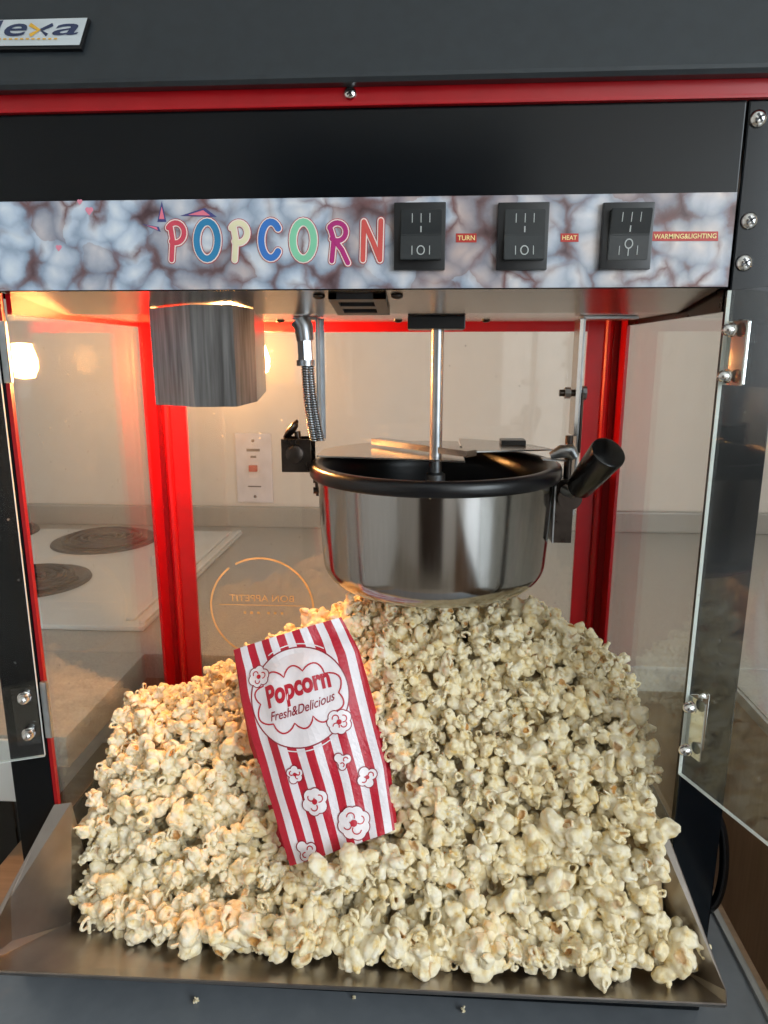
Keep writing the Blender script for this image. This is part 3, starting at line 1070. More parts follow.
# power cable behind the right post
pts = [(0.2385, 0.07, 0.11), (0.262, 0.066, 0.100), (0.270, 0.062, 0.077), (0.270, 0.055, 0.045), (0.263, 0.050, 0.022), (0.250, 0.05, 0.012), (0.2385, 0.052, 0.012)]
cpts = []
for i in range(len(pts) - 1):
    p0, p1, p2, p3 = [Vector(pts[max(0, min(len(pts) - 1, j))]) for j in (i - 1, i, i + 1, i + 2)]
    for k in range(6):
        t = k / 6
        cpts.append(0.5 * ((2 * p1) + (p2 - p0) * t + (2 * p0 - 5 * p1 + 4 * p2 - p3) * t * t + (3 * p1 - p0 - 3 * p2 + p3) * t ** 3))
cpts.append(Vector(pts[-1]))
obj('power_cable', tube(bmesh.new(), cpts, 0.0042, 12), 'rubber', pm, True)
nbox('side_skirt', 'black', pm, XO1 - 0.003, XO1 - 0.0005, 0.022, YK, 0.0015, 0.07)
nbox('side_skirt', 'black', pm, XO0 + 0.0005, XO0 + 0.003, 0.022, YK, 0.0015, 0.07)

# ---------------------------------------------------------------- kettle
kt = thing('popping_kettle', 'round polished steel kettle with black rim hanging over the popcorn', 'kettle', (KX, KY, 0.296))
R = KR - 0.0055
ZR = 0.405
pr = [(0, 0.2955), (R * 0.80, 0.2955)]
for t in np.linspace(0, 1, 12):
    a = t * math.pi / 2
    pr.append((R * 0.80 + (R * 0.965 - R * 0.80) * math.sin(a), 0.2955 + 0.022 * (1 - math.cos(a))))
pr += [(R * 0.985, 0.350), (R, 0.394)]
obj('pot_wall', lathe(bmesh.new(), pr, KX, KY, 96), 'kettle', kt, True, 50)
pr = [(R - 0.001, 0.393), (KR, 0.3930), (KR + 0.0015, 0.395), (KR + 0.0015, 0.4015), (KR, 0.4045), (KR - 0.004, 0.4058), (KR - 0.009, 0.4050), (R - 0.008, 0.400), (R - 0.010, 0.385), (R - 0.014, 0.312), (R - 0.03, 0.305), (0, 0.305)]
obj('nonstick_liner', lathe(bmesh.new(), pr, KX, KY, 96), 'nonstick', kt, True, 50)
# two lid flaps over the rear half
def flap(x0, x1, z, mat, yf):
    bm = bmesh.new()
    poly = []
    r = KR + 0.003
    for x in np.linspace(x0, x1, 14):
        dx = x - KX
        poly.append((x, KY + math.sqrt(max(r * r - dx * dx, 0)), z))
    poly += [(x1, yf[1], z), (x0, yf[0], z)]
    slab(bm, poly, (0, 0, 0.0014))
    return obj('lid_flap', bm, mat, kt)


flap(KX - 0.108, KX + 0.026, 0.4085, 'steel', (KY - 0.004, KY - 0.030))
fr = flap(KX + 0.027, KX + 0.112, 0.4115, 'steel', (KY + 0.01, KY + 0.03))
q0, q1 = Vector((KX - 0.058, 0.200, 0.4130)), Vector((KX + 0.032, 0.112, 0.4130))
bm = bmesh.new()
dd = (q1 - q0).normalized()
ww = Vector((-dd.y, dd.x, 0)) * 0.0065
slab(bm, [q0 - ww, q1 - ww, q1 + ww, q0 + ww], (0, 0, 0.0055))
obj('lid_hinge_strip', bm, 'steel', kt)
nbox('lid_clip', 'nonstick', kt, KX + 0.066, KX + 0.090, KY + 0.055, KY + 0.075, 0.4130, 0.4180, bev=0.0006)
# left hanger block
bm = bmesh.new()
hb = [-0.1305, -0.1035]
box(bm, hb[0], hb[1], 0.125, 0.1265, 0.3975, 0.4255)
box(bm, hb[0], hb[0] + 0.0015, 0.1265, 0.152, 0.3975, 0.4255)
box(bm, hb[0], hb[1] + 0.004, 0.125, 0.152, 0.3955, 0.3975)
box(bm, hb[0], hb[1], 0.1505, 0.152, 0.3975, 0.4255)
hang = obj('hanger_block', bm, 'dark_metal', kt)
bm = lathe(bmesh.new(), [(0.0085, 0), (0.0080, 0.0030), (0.005, 0.0040), (0, 0.0042)], 0, 0, 20)
bmesh.ops.transform(bm, matrix=Matrix.Translation((-0.118, 0.125, 0.412)) @ Matrix.Rotation(math.pi / 2, 4, 'X'), verts=bm.verts)
obj('hanger_bolt', bm, 'dark_metal', hang, True, 40)
bm = lathe(bmesh.new(), [(0.0, 0.0), (0.005, 0.001), (0.0085, 0.004), (0.0085, 0.006), (0.004, 0.0075), (0, 0.008)], 0, 0, 20)
bmesh.ops.transform(bm, matrix=Matrix.Translation((-0.1205, 0.142, 0.4300)) @ Matrix.Rotation(-0.9, 4, 'Y') @ Matrix.Diagonal((1.25, 0.8, 1, 1)), verts=bm.verts)
obj('wing_nut', bm, 'dark_metal', hang, True)
obj('wing_stud', tube(bmesh.new(), [(-0.117, 0.142, 0.4150), (-0.1185, 0.142, 0.4310)], 0.003, 10), 'dark_metal', hang, True, 40)
bm = bmesh.new()
tube(bm, [(-0.106, 0.132, 0.3968), (-0.1015, 0.133, 0.394), (-0.0995, 0.134, 0.388), (-0.0992, 0.135, 0.372)], [0.0022, 0.0026, 0.0026, 0.0020], 8)
for z in (0.387, 0.377):
    tube(bm, [(-0.1035, 0.134, z), (-0.0985, 0.135, z)], 0.0032, 10)
obj('side_lug', bm, 'dark_metal', hang, True, 40)
# right side: mounting plate, latch, handle
nbox('mounting_plate', 'dark_metal', kt, 0.1165, 0.1325, 0.120, 0.1225, 0.334, 0.378, bev=0.0005)
nbox('plate_edge', 'zinc', kt, 0.1150, 0.1163, 0.118, 0.140, 0.334, 0.386)
nbox('latch_block', 'dark_metal', kt, 0.1175, 0.1290, 0.118, 0.150, 0.374, 0.392, bev=0.001)
obj('latch_post', tube(bmesh.new(), [(0.1275, 0.130, 0.388), (0.1275, 0.130, 0.430)], 0.0035, 10), 'dark_metal', kt, True, 40)
bm = bmesh.new()
tube(bm, [(0.1095, 0.118, 0.4135), (0.1180, 0.117, 0.4175), (0.1260, 0.116, 0.4180), (0.1305, 0.116, 0.4125)], [0.0030, 0.0058, 0.0066, 0.0048], 14)
slab(bm, [(0.102, 0.110, 0.4105), (0.122, 0.110, 0.4095), (0.122, 0.122, 0.4095), (0.102, 0.122, 0.4105)], (0, 0, 0.0012))
obj('latch_lever', bm, 'zinc', kt, True, 50)
bm = lathe(bmesh.new(), [(0, 0), (0.0105, 0), (0.0105, 0.0015), (0, 0.0015)], 0, 0, 28)
bmesh.ops.transform(bm, matrix=Matrix.Translation((0.1275, 0.112, 0.377)) @ Matrix.Rotation(math.pi / 2, 4, 'X'), verts=bm.verts)
obj('latch_disc', bm, 'dark_metal', kt, True, 40)
h1 = Vector((0.1265, 0.103, 0.383))
ha, hb2 = Vector((0.1295, 0.094, 0.388)), Vector((0.1445, 0.058, 0.4255))
hd = (hb2 - ha).normalized()
obj('handle_stem', tube(bmesh.new(), [(0.1225, 0.112, 0.3845), h1, ha + hd * 0.004], [0.0048, 0.0045, 0.0048], 12), 'zinc', kt, True, 40)
bm = bmesh.new()
tube(bm, [ha, ha + hd * 0.004, ha + hd * 0.03, hb2 - hd * 0.003, hb2 - hd * 0.0008, hb2], [0.0085, 0.0110, 0.0132, 0.0146, 0.0142, 0.0128], 28)
obj('handle_grip', bm, 'rubber', kt, True, 40)
# crumbs stuck on the pot
for px, py in ((379, 493.5), (431, 496)):
    p = at(px, py, 0.028)
    bm = bmesh.new()
    bmesh.ops.create_icosphere(bm, subdivisions=2, radius=0.0022)
    for v in bm.verts:
        v.co *= 1 + 0.3 * math.sin(v.co.x * 1900 + v.co.y * 1500 + px)
        v.co += Vector((p.x, 0.0, p.z))
    dx = p.x - KX
    yy = KY - math.sqrt((R + 0.001) ** 2 - dx * dx)
    for v in bm.verts:
        v.co.y += yy
    obj('stuck_crumb', bm, 'popcorn', kt, True)

# ---------------------------------------------------------------- catch tray
tr = thing('catch_tray', 'bent steel catch tray holding the popcorn at the front of the machine', 'tray', (-0.05, -0.03, 0.026))
TZ = 0.034
BLb, BRb = Vector((-0.290, 0.020, TZ)), Vector((0.196, 0.020, TZ))
FLb, FRb = Vector((-0.292, -0.018, TZ)), Vector((0.199, -0.030, TZ))
LBt, LFt = Vector((-0.3035, -0.004, 0.136)), Vector((-0.334, -0.076, 0.060))
RBt, RFt = Vector((0.1915, -0.004, 0.138)), Vector((0.2185, -0.074, 0.058))
LBt2, RBt2 = Vector((-0.290, -0.0015, 0.137)), Vector((0.1845, -0.0015, 0.139))
OFL, OFR = Vector((-0.330, -0.0865, 0.0535)), Vector((0.2165, -0.0815, 0.053))


def sheet(name, poly, th_, mat='tray'):
    bm = bmesh.new()
    n = (poly[1] - poly[0]).cross(poly[2] - poly[0]).normalized() * th_
    slab(bm, poly, n)
    return obj(name, bm, mat, tr)


sheet('tray_floor', [BLb, BRb, FRb, FLb], -0.001)
sheet('tray_lip', [FLb, FRb, OFR, OFL], -0.0012)
sheet('tray_lip_fold', [OFL, OFR, OFR + Vector((0, 0.001, -0.0035)), OFL + Vector((0, 0.001, -0.0035))], 0.0008)
sheet('tray_wing', [BLb, FLb, OFL, LFt, LBt, LBt2], 0.0012)
sheet('tray_wing', [BRb, FRb, OFR, RFt, RBt, RBt2], -0.0012)

# ---------------------------------------------------------------- bag of popcorn
TL, TR_, BL, BR = at(231, 648, 0.052), at(342, 616, 0.060), at(287, 868, -0.020), at(394, 831, -0.008)
Bv = ((TL + TR_) - (BL + BR)) / 2
A = ((BR - BL) + (TR_ - TL)).normalized()
Bn = (Bv - A * Bv.dot(A)).normalized()
Nn = A.cross(Bn).normalized()
if Nn.y > 0:
    Nn = -Nn
O = (TL + TR_ + BL + BR) / 4


def ab(px, py):
    d = ray(px, py)
    t = (O - CAM).dot(Nn) / d.dot(Nn)
    v = CAM + d * t - O
    return (v.dot(A), v.dot(Bn))


# outline of the front face in the face plane
Ledge = [ab(*q) for q in ((290, 866), (270, 800), (253, 742), (242, 700), (233, 650))]
Redge = [ab(*q) for q in ((395, 830), (386, 765), (371, 708), (357, 650), (341, 617))]


def edge_at(E, b):
    bs = [q[1] for q in E]
    return float(np.interp(b, bs, [q[0] for q in E]))


def vline(t, side):
    """b at height parameter t along an edge"""
    E = Ledge if side == 0 else Redge
    return E[0][1] + (E[-1][1] - E[0][1]) * t


def bulge(u, t):
    g = 0.012 * math.sin(math.pi * min(1, max(0, u))) * (0.35 + 0.65 * math.sin(math.pi * min(1, max(0, t * 0.92))))
    w = 0.0011 * math.sin(9 * u + 11 * t) * math.sin(14 * t + 3 * u) + 0.0008 * math.sin(23 * u - 7 * t)
    # creases running to the top corner fold
    fold = -0.004 * math.exp(-((t - 0.88 - 0.06 * u) / 0.05) ** 2)
    return g + w + fold


def facept(u, t, off=0.0):
    bl, br = vline(t, 0), vline(t, 1)
    la, ra = edge_at(Ledge, bl), edge_at(Redge, br)
    a_, b2 = la + (ra - la) * u, bl + (br - bl) * u
    return O + A * a_ + Bn * b2 + Nn * (bulge(u, t) + off)


def uvof(a_, b2):
    u, t = 0.5, 0.5
    for _ in range(8):
        bl, br = vline(t, 0), vline(t, 1)
        la, ra = edge_at(Ledge, bl), edge_at(Redge, br)
        u = (a_ - la) / (ra - la)
        b_c = bl + (br - bl) * u
        hl_ = (Ledge[-1][1] - Ledge[0][1]) * (1 - u) + (Redge[-1][1] - Redge[0][1]) * u
        t += (b2 - b_c) / hl_
    return u, t


def bagmap(off):
    def fn(a_, b2, e=0):
        u, t = uvof(a_, b2)
        return facept(u, t, off + e)
    return fn


bag = thing('popcorn_bag', 'red and white striped paper popcorn bag leaning on the heap', 'bag', O - Bn * 0.085)


def depth(t):
    return 0.034 * min(1.0, 0.75 + 0.8 * t) * (1 - max(0.0, (t - 0.45) / 0.55) ** 1.4) + 0.0015


nu, nv = 30, 44
bm = bmesh.new()
uvl = bm.loops.layers.uv.new('print')
su = {}


def vput(p, uu):
    v = bm.verts.new(p)
    su[v] = uu
    return v


PER = 7.15
front = [[vput(facept(i / nu, j / nv), PER * i / nu + 0.02) for i in range(nu + 1)] for j in range(nv + 1)]
back = [[vput(facept(i / nu, j / nv) - Nn * (depth(j / nv) + bulge(i / nu, j / nv)) - A * 0.013 * (1 - i / nu) * min(1.0, 2.2 * (1 - j / nv)), PER * i / nu + 0.02) for i in range(0, nu + 1, 5)] for j in range(nv + 1)]
gf = [vput(facept(0.0, j / nv), 0.40) for j in range(nv + 1)]
gb = [vput(back[j][0].co.copy(), 0.20) for j in range(nv + 1)]
gl = [vput(facept(0.0, j / nv) - Nn * depth(j / nv) * 0.5 + A * 0.009 * min(1, depth(j / nv) / 0.034), -0.22) for j in range(nv + 1)]
gr = [vput(facept(1.0, j / nv) - Nn * depth(j / nv) * 0.5 - A * 0.009 * min(1, depth(j / nv) / 0.034), PER + 0.75) for j in range(nv + 1)]
for j in range(nv):
    for i in range(nu):
        bm.faces.new((front[j][i], front[j][i + 1], front[j + 1][i + 1], front[j + 1][i]))
    for i in range(len(back[0]) - 1):
        bm.faces.new((back[j][i], back[j + 1][i], back[j + 1][i + 1], back[j][i + 1]))
    bm.faces.new((gf[j], gf[j + 1], gl[j + 1], gl[j]))
    bm.faces.new((gl[j], gl[j + 1], gb[j + 1], gb[j]))
    bm.faces.new((front[j][-1], gr[j], gr[j + 1], front[j + 1][-1]))
    bm.faces.new((gr[j], back[j][-1], back[j + 1][-1], gr[j + 1]))
bm.faces.new(front[0] + [gr[0]] + back[0][::-1] + [gl[0]])
bm.faces.new((front[-1] + [gr[-1]] + back[-1][::-1] + [gl[-1]])[::-1])
bmesh.ops.recalc_face_normals(bm, faces=bm.faces)
for fc in bm.faces:
    for lp in fc.loops:
        lp[uvl].uv = (su[lp.vert], 0)
paper = obj('paper_bag', bm, 'paper', bag, True, 45)

# prints on the bag
ccx, ccy = ab(301, 696)
CRa = 0.0415


def pxl(pts):
    return [ab(*q) for q in pts]


f = Flat()
f.disc((ccx, ccy), CRa, CRa * 0.97, n=48, rings=8)
disc_o = f.build('round_label', 'ink_white', paper, bagmap(0.0003))
f = Flat()
f.stroke([(ccx + CRa * math.cos(t), ccy + CRa * 0.97 * math.sin(t)) for t in np.linspace(0, 2 * math.pi, 64)[:-1]], 0.0011, True)
f.build('label_ring', 'ink_dark', paper, bagmap(0.0005))
f = Flat()
for a0, a1 in ((48, 112), (242, 305)):
    f.stroke([(ccx + (CRa + 0.0028) * math.cos(math.radians(t)), ccy + (CRa * 0.97 + 0.0028) * math.sin(math.radians(t))) for t in np.linspace(a0, a1, 20)], 0.0009)
f.build('label_ring', 'ink_white', paper, bagmap(0.0005))
# scalloped cloud: arcs between successive outline points (measured on the photograph)
cl = pxl([(262.5, 703), (255, 694), (265.5, 684), (266, 672), (285.5, 676.5), (287.5, 667), (303, 669), (312, 661.5), (325, 672.5), (339, 677), (340.5, 690), (345, 697), (335, 704.5),
          (332.5, 713), (317, 713), (312.5, 724), (298, 724), (285, 730.5), (275.5, 723), (263, 721)])
cl = pxl([(265, 686), (286.5, 677), (305, 670.5), (326, 673), (340, 692), (334, 711), (316, 714.5), (297.5, 722), (276, 723), (262, 704)])
cpt = []
cc0 = Vector((sum(q[0] for q in cl) / len(cl), sum(q[1] for q in cl) / len(cl)))
for i in range(len(cl)):
    p0, p1 = Vector(cl[i]), Vector(cl[(i + 1) % len(cl)])
    md = (p0 + p1) / 2
    out = Vector(((p1 - p0).y, -(p1 - p0).x)).normalized()
    if out.dot(md - cc0) < 0:
        out = -out
    h = (p1 - p0).length * 0.42
    for k in range(9):
        t = k / 9
        cpt.append(p0.lerp(p1, t) + out * h * math.sin(math.pi * t) ** 0.75)
f = Flat()
f.stroke(cpt, 0.0013, True)
f.build('cloud_outline', 'ink_red', paper, bagmap(0.0007))


def along(px0, px1, sag):
    """text path: baseline from px0 to px1 with an upward bow"""
    p0, p1 = Vector(ab(*px0)), Vector(ab(*px1))
    d = p1 - p0
    n = Vector((-d.y, d.x)).normalized()

    def w(x, y):
        q = p0 + d * x + n * (y + sag * math.sin(math.pi * x))
        return (q.x, q.y)
    return w


f = Flat()
f.text('Popcorn', 0, 1, -0.0055, 0.0175, shear=0.15, bold=0.04, warp=along((271, 708), (334, 686), 0.002))
f.build('label_title', 'ink_red', paper, bagmap(0.0008))
f = Flat()
f.text('Fresh&Delicious', 0, 1, -0.0014, 0.0060, shear=0.45, bold=0.008, warp=along((273, 719), (337, 697), -0.0015))
f.build('label_subtitle', 'ink_dark', paper, bagmap(0.0008))


def doodle(px, py, r, lobes, seed):
    rr = random.Random(seed)
    c = Vector(ab(px, py))
    cs = []
    for k in range(lobes):
        t = 2 * math.pi * k / lobes + rr.random() * 0.4
        cs.append((c + Vector((math.cos(t), math.sin(t))) * r * 0.58, r * (0.42 + 0.10 * rr.random())))
    f1, f2, f3 = Flat(), Flat(), Flat()
    f1.disc(c, r * 0.6 + 0.0007)
    f2.disc(c, r * 0.6)
    for q, s in cs:
        f1.disc(q, s + 0.0008)
        f2.disc(q, s)
    for q, s in cs[::2]:
        t0 = rr.random() * 6
        f3.stroke([q * 0.75 + c * 0.25 + Vector((math.cos(t), math.sin(t))) * s * 0.55 for t in np.linspace(t0, t0 + 3.4, 9)], 0.0009)
    if lobes > 3:
        f3.disc(c, r * 0.22)
    o1 = f1.build('popcorn_doodle_border', 'ink_dark', paper, bagmap(0.0008))
    f2.build('popcorn_doodle', 'ink_white', paper, bagmap(0.0011))
    f3.build('popcorn_doodle_lines', 'ink_red', paper, bagmap(0.0014))


doodle(260, 676.5, 0.0085, 6, 1)
doodle(341, 720.5, 0.0095, 7, 2)
doodle(344, 759, 0.0068, 3, 3)
doodle(297, 772.5, 0.0066, 5, 4)
doodle(368, 776, 0.0076, 4, 5)
doodle(317, 799, 0.0100, 6, 6)
doodle(355, 821, 0.0125, 8, 7)
doodle(307, 849, 0.0078, 3, 8)

# ---------------------------------------------------------------- popcorn
def surfnet(Fv, lo, h):
    s = Fv < 0
    n = np.array(Fv.shape)
    acc = np.zeros(tuple(n - 1) + (3,))
    cnt = np.zeros(tuple(n - 1))
    base = np.stack(np.meshgrid(*[np.arange(k - 1) for k in n], indexing='ij'), -1).astype(float)

    def sl(o):
        return tuple(slice(o[k], n[k] - 1 + o[k]) for k in range(3))
    for ax in range(3):
        o1, o2 = [k for k in range(3) if k != ax]
        for b in (0, 1):
            for c in (0, 1):
                p = [0, 0, 0]
                p[o1], p[o2] = b, c
                q = list(p)
                q[ax] = 1
                f0, f1 = Fv[sl(p)], Fv[sl(q)]
                cr = s[sl(p)] != s[sl(q)]
                t = np.where(cr, f0 / np.where(cr, f0 - f1, 1), 0)
                pos = base + np.array(p, float)
                pos[..., ax] += t
                acc += np.where(cr[..., None], pos, 0)
                cnt += cr
    act = cnt > 0
    idx = -np.ones(cnt.shape, int)
    idx[act] = np.arange(act.sum())
    V = lo + h * (acc[act] / cnt[act][:, None])
    faces = []
    for ax in range(3):
        o1, o2 = (ax + 1) % 3, (ax + 2) % 3
        sl0 = [slice(1, -1)] * 3
        sl1 = [slice(1, -1)] * 3
        sl0[ax] = slice(0, -1)
        sl1[ax] = slice(1, None)
        a_, b2 = s[tuple(sl0)], s[tuple(sl1)]
        for flip in (0, 1):
            g = np.argwhere((a_ & ~b2) if not flip else (~a_ & b2))
            if len(g) == 0:
                continue
            for k in range(3):
                if k != ax:
                    g[:, k] += 1
            e1, e2 = np.zeros(3, int), np.zeros(3, int)
            e1[o1], e2[o2] = 1, 1
            q = [idx[tuple((g - e1 - e2).T)], idx[tuple((g - e2).T)], idx[tuple(g.T)], idx[tuple((g - e1).T)]]
            if flip:
                q = q[::-1]
            faces.append(np.stack(q, 1))
    return V, np.concatenate(faces)


def popcorn_mesh(i, res=46):
    r = np.random.default_rng(100 + i)
    g = np.linspace(-1.2, 1.2, res)
    P = np.stack(np.meshgrid(g, g, g, indexing='ij'), -1)
    P = P + 0.05 * np.sin(P[..., [1, 2, 0]] * 5.0 + r.uniform(0, 6, 3)) + 0.03 * np.sin(P[..., [2, 0, 1]] * 10.0 + r.uniform(0, 6, 3)) + 0.016 * np.sin(P[..., [1, 2, 0]] * 21.0 + r.uniform(0, 6, 3))

    def smin(a, b, k):
        h = np.clip(0.5 + 0.5 * (b - a) / k, 0, 1)
        return b + (a - b) * h - k * h * (1 - h)

    def sph(c, rad, squash=None, ax=None):
        d = P - c
        if squash is not None:
            pr_ = (d @ ax)[..., None] * ax
            d = d + pr_ * (squash - 1)
        return np.sqrt((d ** 2).sum(-1)) - rad
    D = sph(np.array([0, 0, 0.]), 0.40)
    nl = int(r.integers(5, 9))
    dirs = []
    while len(dirs) < nl:
        d = r.normal(size=3)
        d /= np.linalg.norm(d)
        if all(d @ e < 0.62 for e in dirs):
            dirs.append(d)
        elif r.random() < 0.01:
            nl -= 1
    for d in dirs:
        c = d * r.uniform(0.42, 0.66)
        rad = r.uniform(0.26, 0.43)
        ax = r.normal(size=3)
        ax /= np.linalg.norm(ax)
        D = smin(D, sph(c, rad, r.uniform(1.0, 1.7), ax), 0.05)
        for _ in range(int(r.integers(1, 4))):
            e = d + r.normal(size=3) * 0.6
            e /= np.linalg.norm(e)
            D = smin(D, sph(c + e * rad * 0.8, r.uniform(0.10, 0.18)), 0.025)
    hull = np.zeros_like(D)
    # curled flaps
    for _ in range(int(r.integers(2, 5))):
        d = r.normal(size=3)
        d /= np.linalg.norm(d)
        u = np.cross(d, r.normal(size=3))
        u /= np.linalg.norm(u)
        w = np.cross(d, u)
        c = d * r.uniform(0.58, 0.76)
        cr_ = r.uniform(0.17, 0.27)
        for t in np.linspace(0, r.uniform(3.8, 6.0), 10):
            D = smin(D, sph(c + (u * math.cos(t) + (d if r.random() < 2 else w) * math.sin(t)) * cr_ + w * 0.05 * t / 5, cr_ * 0.42), 0.03)
        hc = c
        D2 = cr_ * 0.62 - np.sqrt(((P - hc) ** 2).sum(-1))
        hull = np.maximum(hull, (r.random() < 0.45) * np.clip(1 - (np.sqrt(((P - hc) ** 2).sum(-1)) - cr_ * 0.7) / 0.06, 0, 1))
        D = np.maximum(D, D2)
    # dimples and hull remnants
    for _ in range(int(r.integers(4, 8))):
        d = r.normal(size=3)
        d /= np.linalg.norm(d)
        c = d * r.uniform(0.60, 0.85)
        rad = r.uniform(0.10, 0.24)
        D = -smin(-D, sph(c, rad), 0.05)
        if r.random() < 0.5:
            hull = np.maximum(hull, np.clip(1 - (sph(c, rad + 0.02)) / 0.07, 0, 1))
    V, F = surfnet(D, -1.2, 2.4 / (res - 1))
    gi = np.clip(np.round((V + 1.2) / 2.4 * (res - 1)).astype(int), 0, res - 1)
    hv = hull[gi[:, 0], gi[:, 1], gi[:, 2]] * r.uniform(0.5, 1.0)
    V = V * (0.0182)
    V[:, 2] *= r.uniform(0.8, 1.0)
    me = bpy.data.meshes.new('popcorn_piece')
    me.from_pydata(V.tolist(), [], F.tolist())
    at2 = me.attributes.new('hull', 'FLOAT', 'POINT')
    at2.data.foreach_set('value', hv.astype(np.float32))
    me.polygons.foreach_set('use_smooth', [True] * len(me.polygons))
    me.materials.append(M['popcorn'])
    return me


NVAR = 22
variants = [popcorn_mesh(i) for i in range(NVAR)]

# heap surface through measured points (thin-plate spline)
ctl = np.array([
    (-0.290, -0.010, 0.046), (-0.24, -0.034, 0.044), (-0.17, -0.046, 0.043), (-0.10, -0.053, 0.042), (0.0, -0.056, 0.042), (0.1, -0.058, 0.042), (0.185, -0.052, 0.042),
    (-0.290, 0.012, 0.108), (-0.290, 0.045, 0.138), (-0.290, 0.09, 0.168), (-0.29, 0.15, 0.150), (-0.29, 0.24, 0.09),
    (-0.22, 0.0, 0.092), (-0.22, 0.04, 0.138), (-0.22, 0.095, 0.182), (-0.22, 0.16, 0.165), (-0.22, 0.24, 0.12),
    (-0.17, 0.1, 0.208), (-0.13, 0.0, 0.092), (-0.12, 0.05, 0.150), (-0.076, 0.1, 0.245), (-0.02, 0.115, 0.268), (0.095, 0.115, 0.268), (0.155, 0.105, 0.240), (0.190, 0.085, 0.203),
    (-0.05, 0.0, 0.098), (0.03, 0.0, 0.115), (0.03, 0.05, 0.190), (0.10, 0.0, 0.135), (0.12, 0.05, 0.205), (0.185, 0.01, 0.172), (0.185, -0.018, 0.130), (0.17, 0.04, 0.200),
    (-0.05, 0.05, 0.165), (0.0, 0.24, 0.215), (0.1, 0.24, 0.210), (0.185, 0.24, 0.14), (-0.12, 0.24, 0.185), (0.185, 0.16, 0.185), (0.05, 0.17, 0.262), (-0.1, 0.17, 0.235)])


def tps_k(r2):
    return np.where(r2 > 1e-12, r2 * np.log(np.maximum(r2, 1e-12)), 0)


XYc = ctl[:, :2]
nC = len(ctl)
K = tps_k(((XYc[:, None] - XYc[None]) ** 2).sum(-1)) + np.eye(nC) * 2e-4
Pm = np.hstack([np.ones((nC, 1)), XYc])
Am = np.block([[K, Pm], [Pm.T, np.zeros((3, 3))]])
sol = np.linalg.solve(Am, np.concatenate([ctl[:, 2], np.zeros(3)]))


def heap(x, y):
    x, y = np.atleast_1d(x).astype(float), np.atleast_1d(y).astype(float)
    Q = np.stack([x, y], -1)
    k = tps_k(((Q[:, None] - XYc[None]) ** 2).sum(-1))
    return k @ sol[:nC] + sol[nC] + Q @ sol[nC + 1:]


def hgrad(x, y, e=0.004):
    return (heap(x + e, y) - heap(x - e, y)) / (2 * e), (heap(x, y + e) - heap(x, y - e)) / (2 * e)


X0h, X1h, Y0h, Y1h = -0.2865, 0.190, -0.060, 0.245
# candidate points, thinned to a fixed spacing in space
NCAND = 26000
cxs = rng.uniform(X0h, X1h, NCAND)
cys = rng.uniform(Y0h, Y1h, NCAND)
gx, gy = hgrad(cxs, cys)
wgt = np.sqrt(1 + gx ** 2 + gy ** 2)
keep = rng.random(NCAND) < wgt / wgt.max()
cxs, cys, gx, gy = cxs[keep], cys[keep], gx[keep], gy[keep]
czs = heap(cxs, cys)
inner = czs > 0.041
cxs, cys, czs, gx, gy = cxs[inner], cys[inner], czs[inner], gx[inner], gy[inner]
nrm = np.stack([-gx, -gy, np.ones_like(gx)], -1)
nrm /= np.linalg.norm(nrm, axis=1)[:, None]
pos = np.stack([cxs, cys, czs], -1)


def thin(P, d):
    cell = {}
    out = []
    for i, p in enumerate(P):
        k = tuple((p // d).astype(int))
        ok = True
        for a in (-1, 0, 1):
            for b in (-1, 0, 1):
                for c in (-1, 0, 1):
                    for j in cell.get((k[0] + a, k[1] + b, k[2] + c), ()):
                        if ((P[j] - p) ** 2).sum() < d * d:
                            ok = False
                            break
                    if not ok:
                        break
                if not ok:
                    break
            if not ok:
                break
        if ok:
            cell.setdefault(k, []).append(i)
            out.append(i)
    return np.array(out)


layers = []
Oa, Aa, Ba, Na = (np.array(v) for v in (O, A, Bn, Nn))
for li, (off, d) in enumerate(((0.002, 0.0192), (0.0125, 0.0195), (0.025, 0.023))):
    perm = rng.permutation(len(pos))
    pn, pf = perm[pos[perm, 1] < -0.012], perm[pos[perm, 1] >= -0.012]
    sel = np.concatenate([pn[thin(pos[pn], d)], pf[thin(pos[pf], d * 0.86)]])
    q = pos[sel] - nrm[sel] * off + nrm[sel] * rng.normal(0, 0.0028 if li == 0 else 0.001, len(sel))[:, None]
    lipz = 0.034 + 0.019 * np.clip((-0.03 - q[:, 1]) / 0.055, 0, 1) + 0.016
    if li == 0:
        q[:, 2] = np.where(q[:, 1] < -0.02, np.maximum(q[:, 2], lipz), q[:, 2])
    ok = (q[:, 2] > 0.038) & ((q[:, 1] > -0.03) | (q[:, 2] > lipz - 0.003))
    ok &= (q[:, 1] > 0.02) | (q[:, 0] < 0.184)
    # keep clear of the bag and of the kettle
    rel = q - Oa
    la, lb, ln = rel @ Aa, rel @ Ba, rel @ Na
    inbag = (np.abs(la) < 0.060) & (lb > -0.092) & (lb < 0.092) & (ln > -0.030) & (ln < 0.06)
    frontlow = (lb < -0.080) & (ln > 0.006)
    ok &= ~inbag | frontlow
    rk = np.hypot(q[:, 0] - KX, q[:, 1] - KY)
    ok &= ~((rk < 0.115) & (q[:, 2] > 0.281))
    ok &= (q[:, 0] > X0h) & (q[:, 0] < X1h + 0.001)
    layers.append(q[ok])

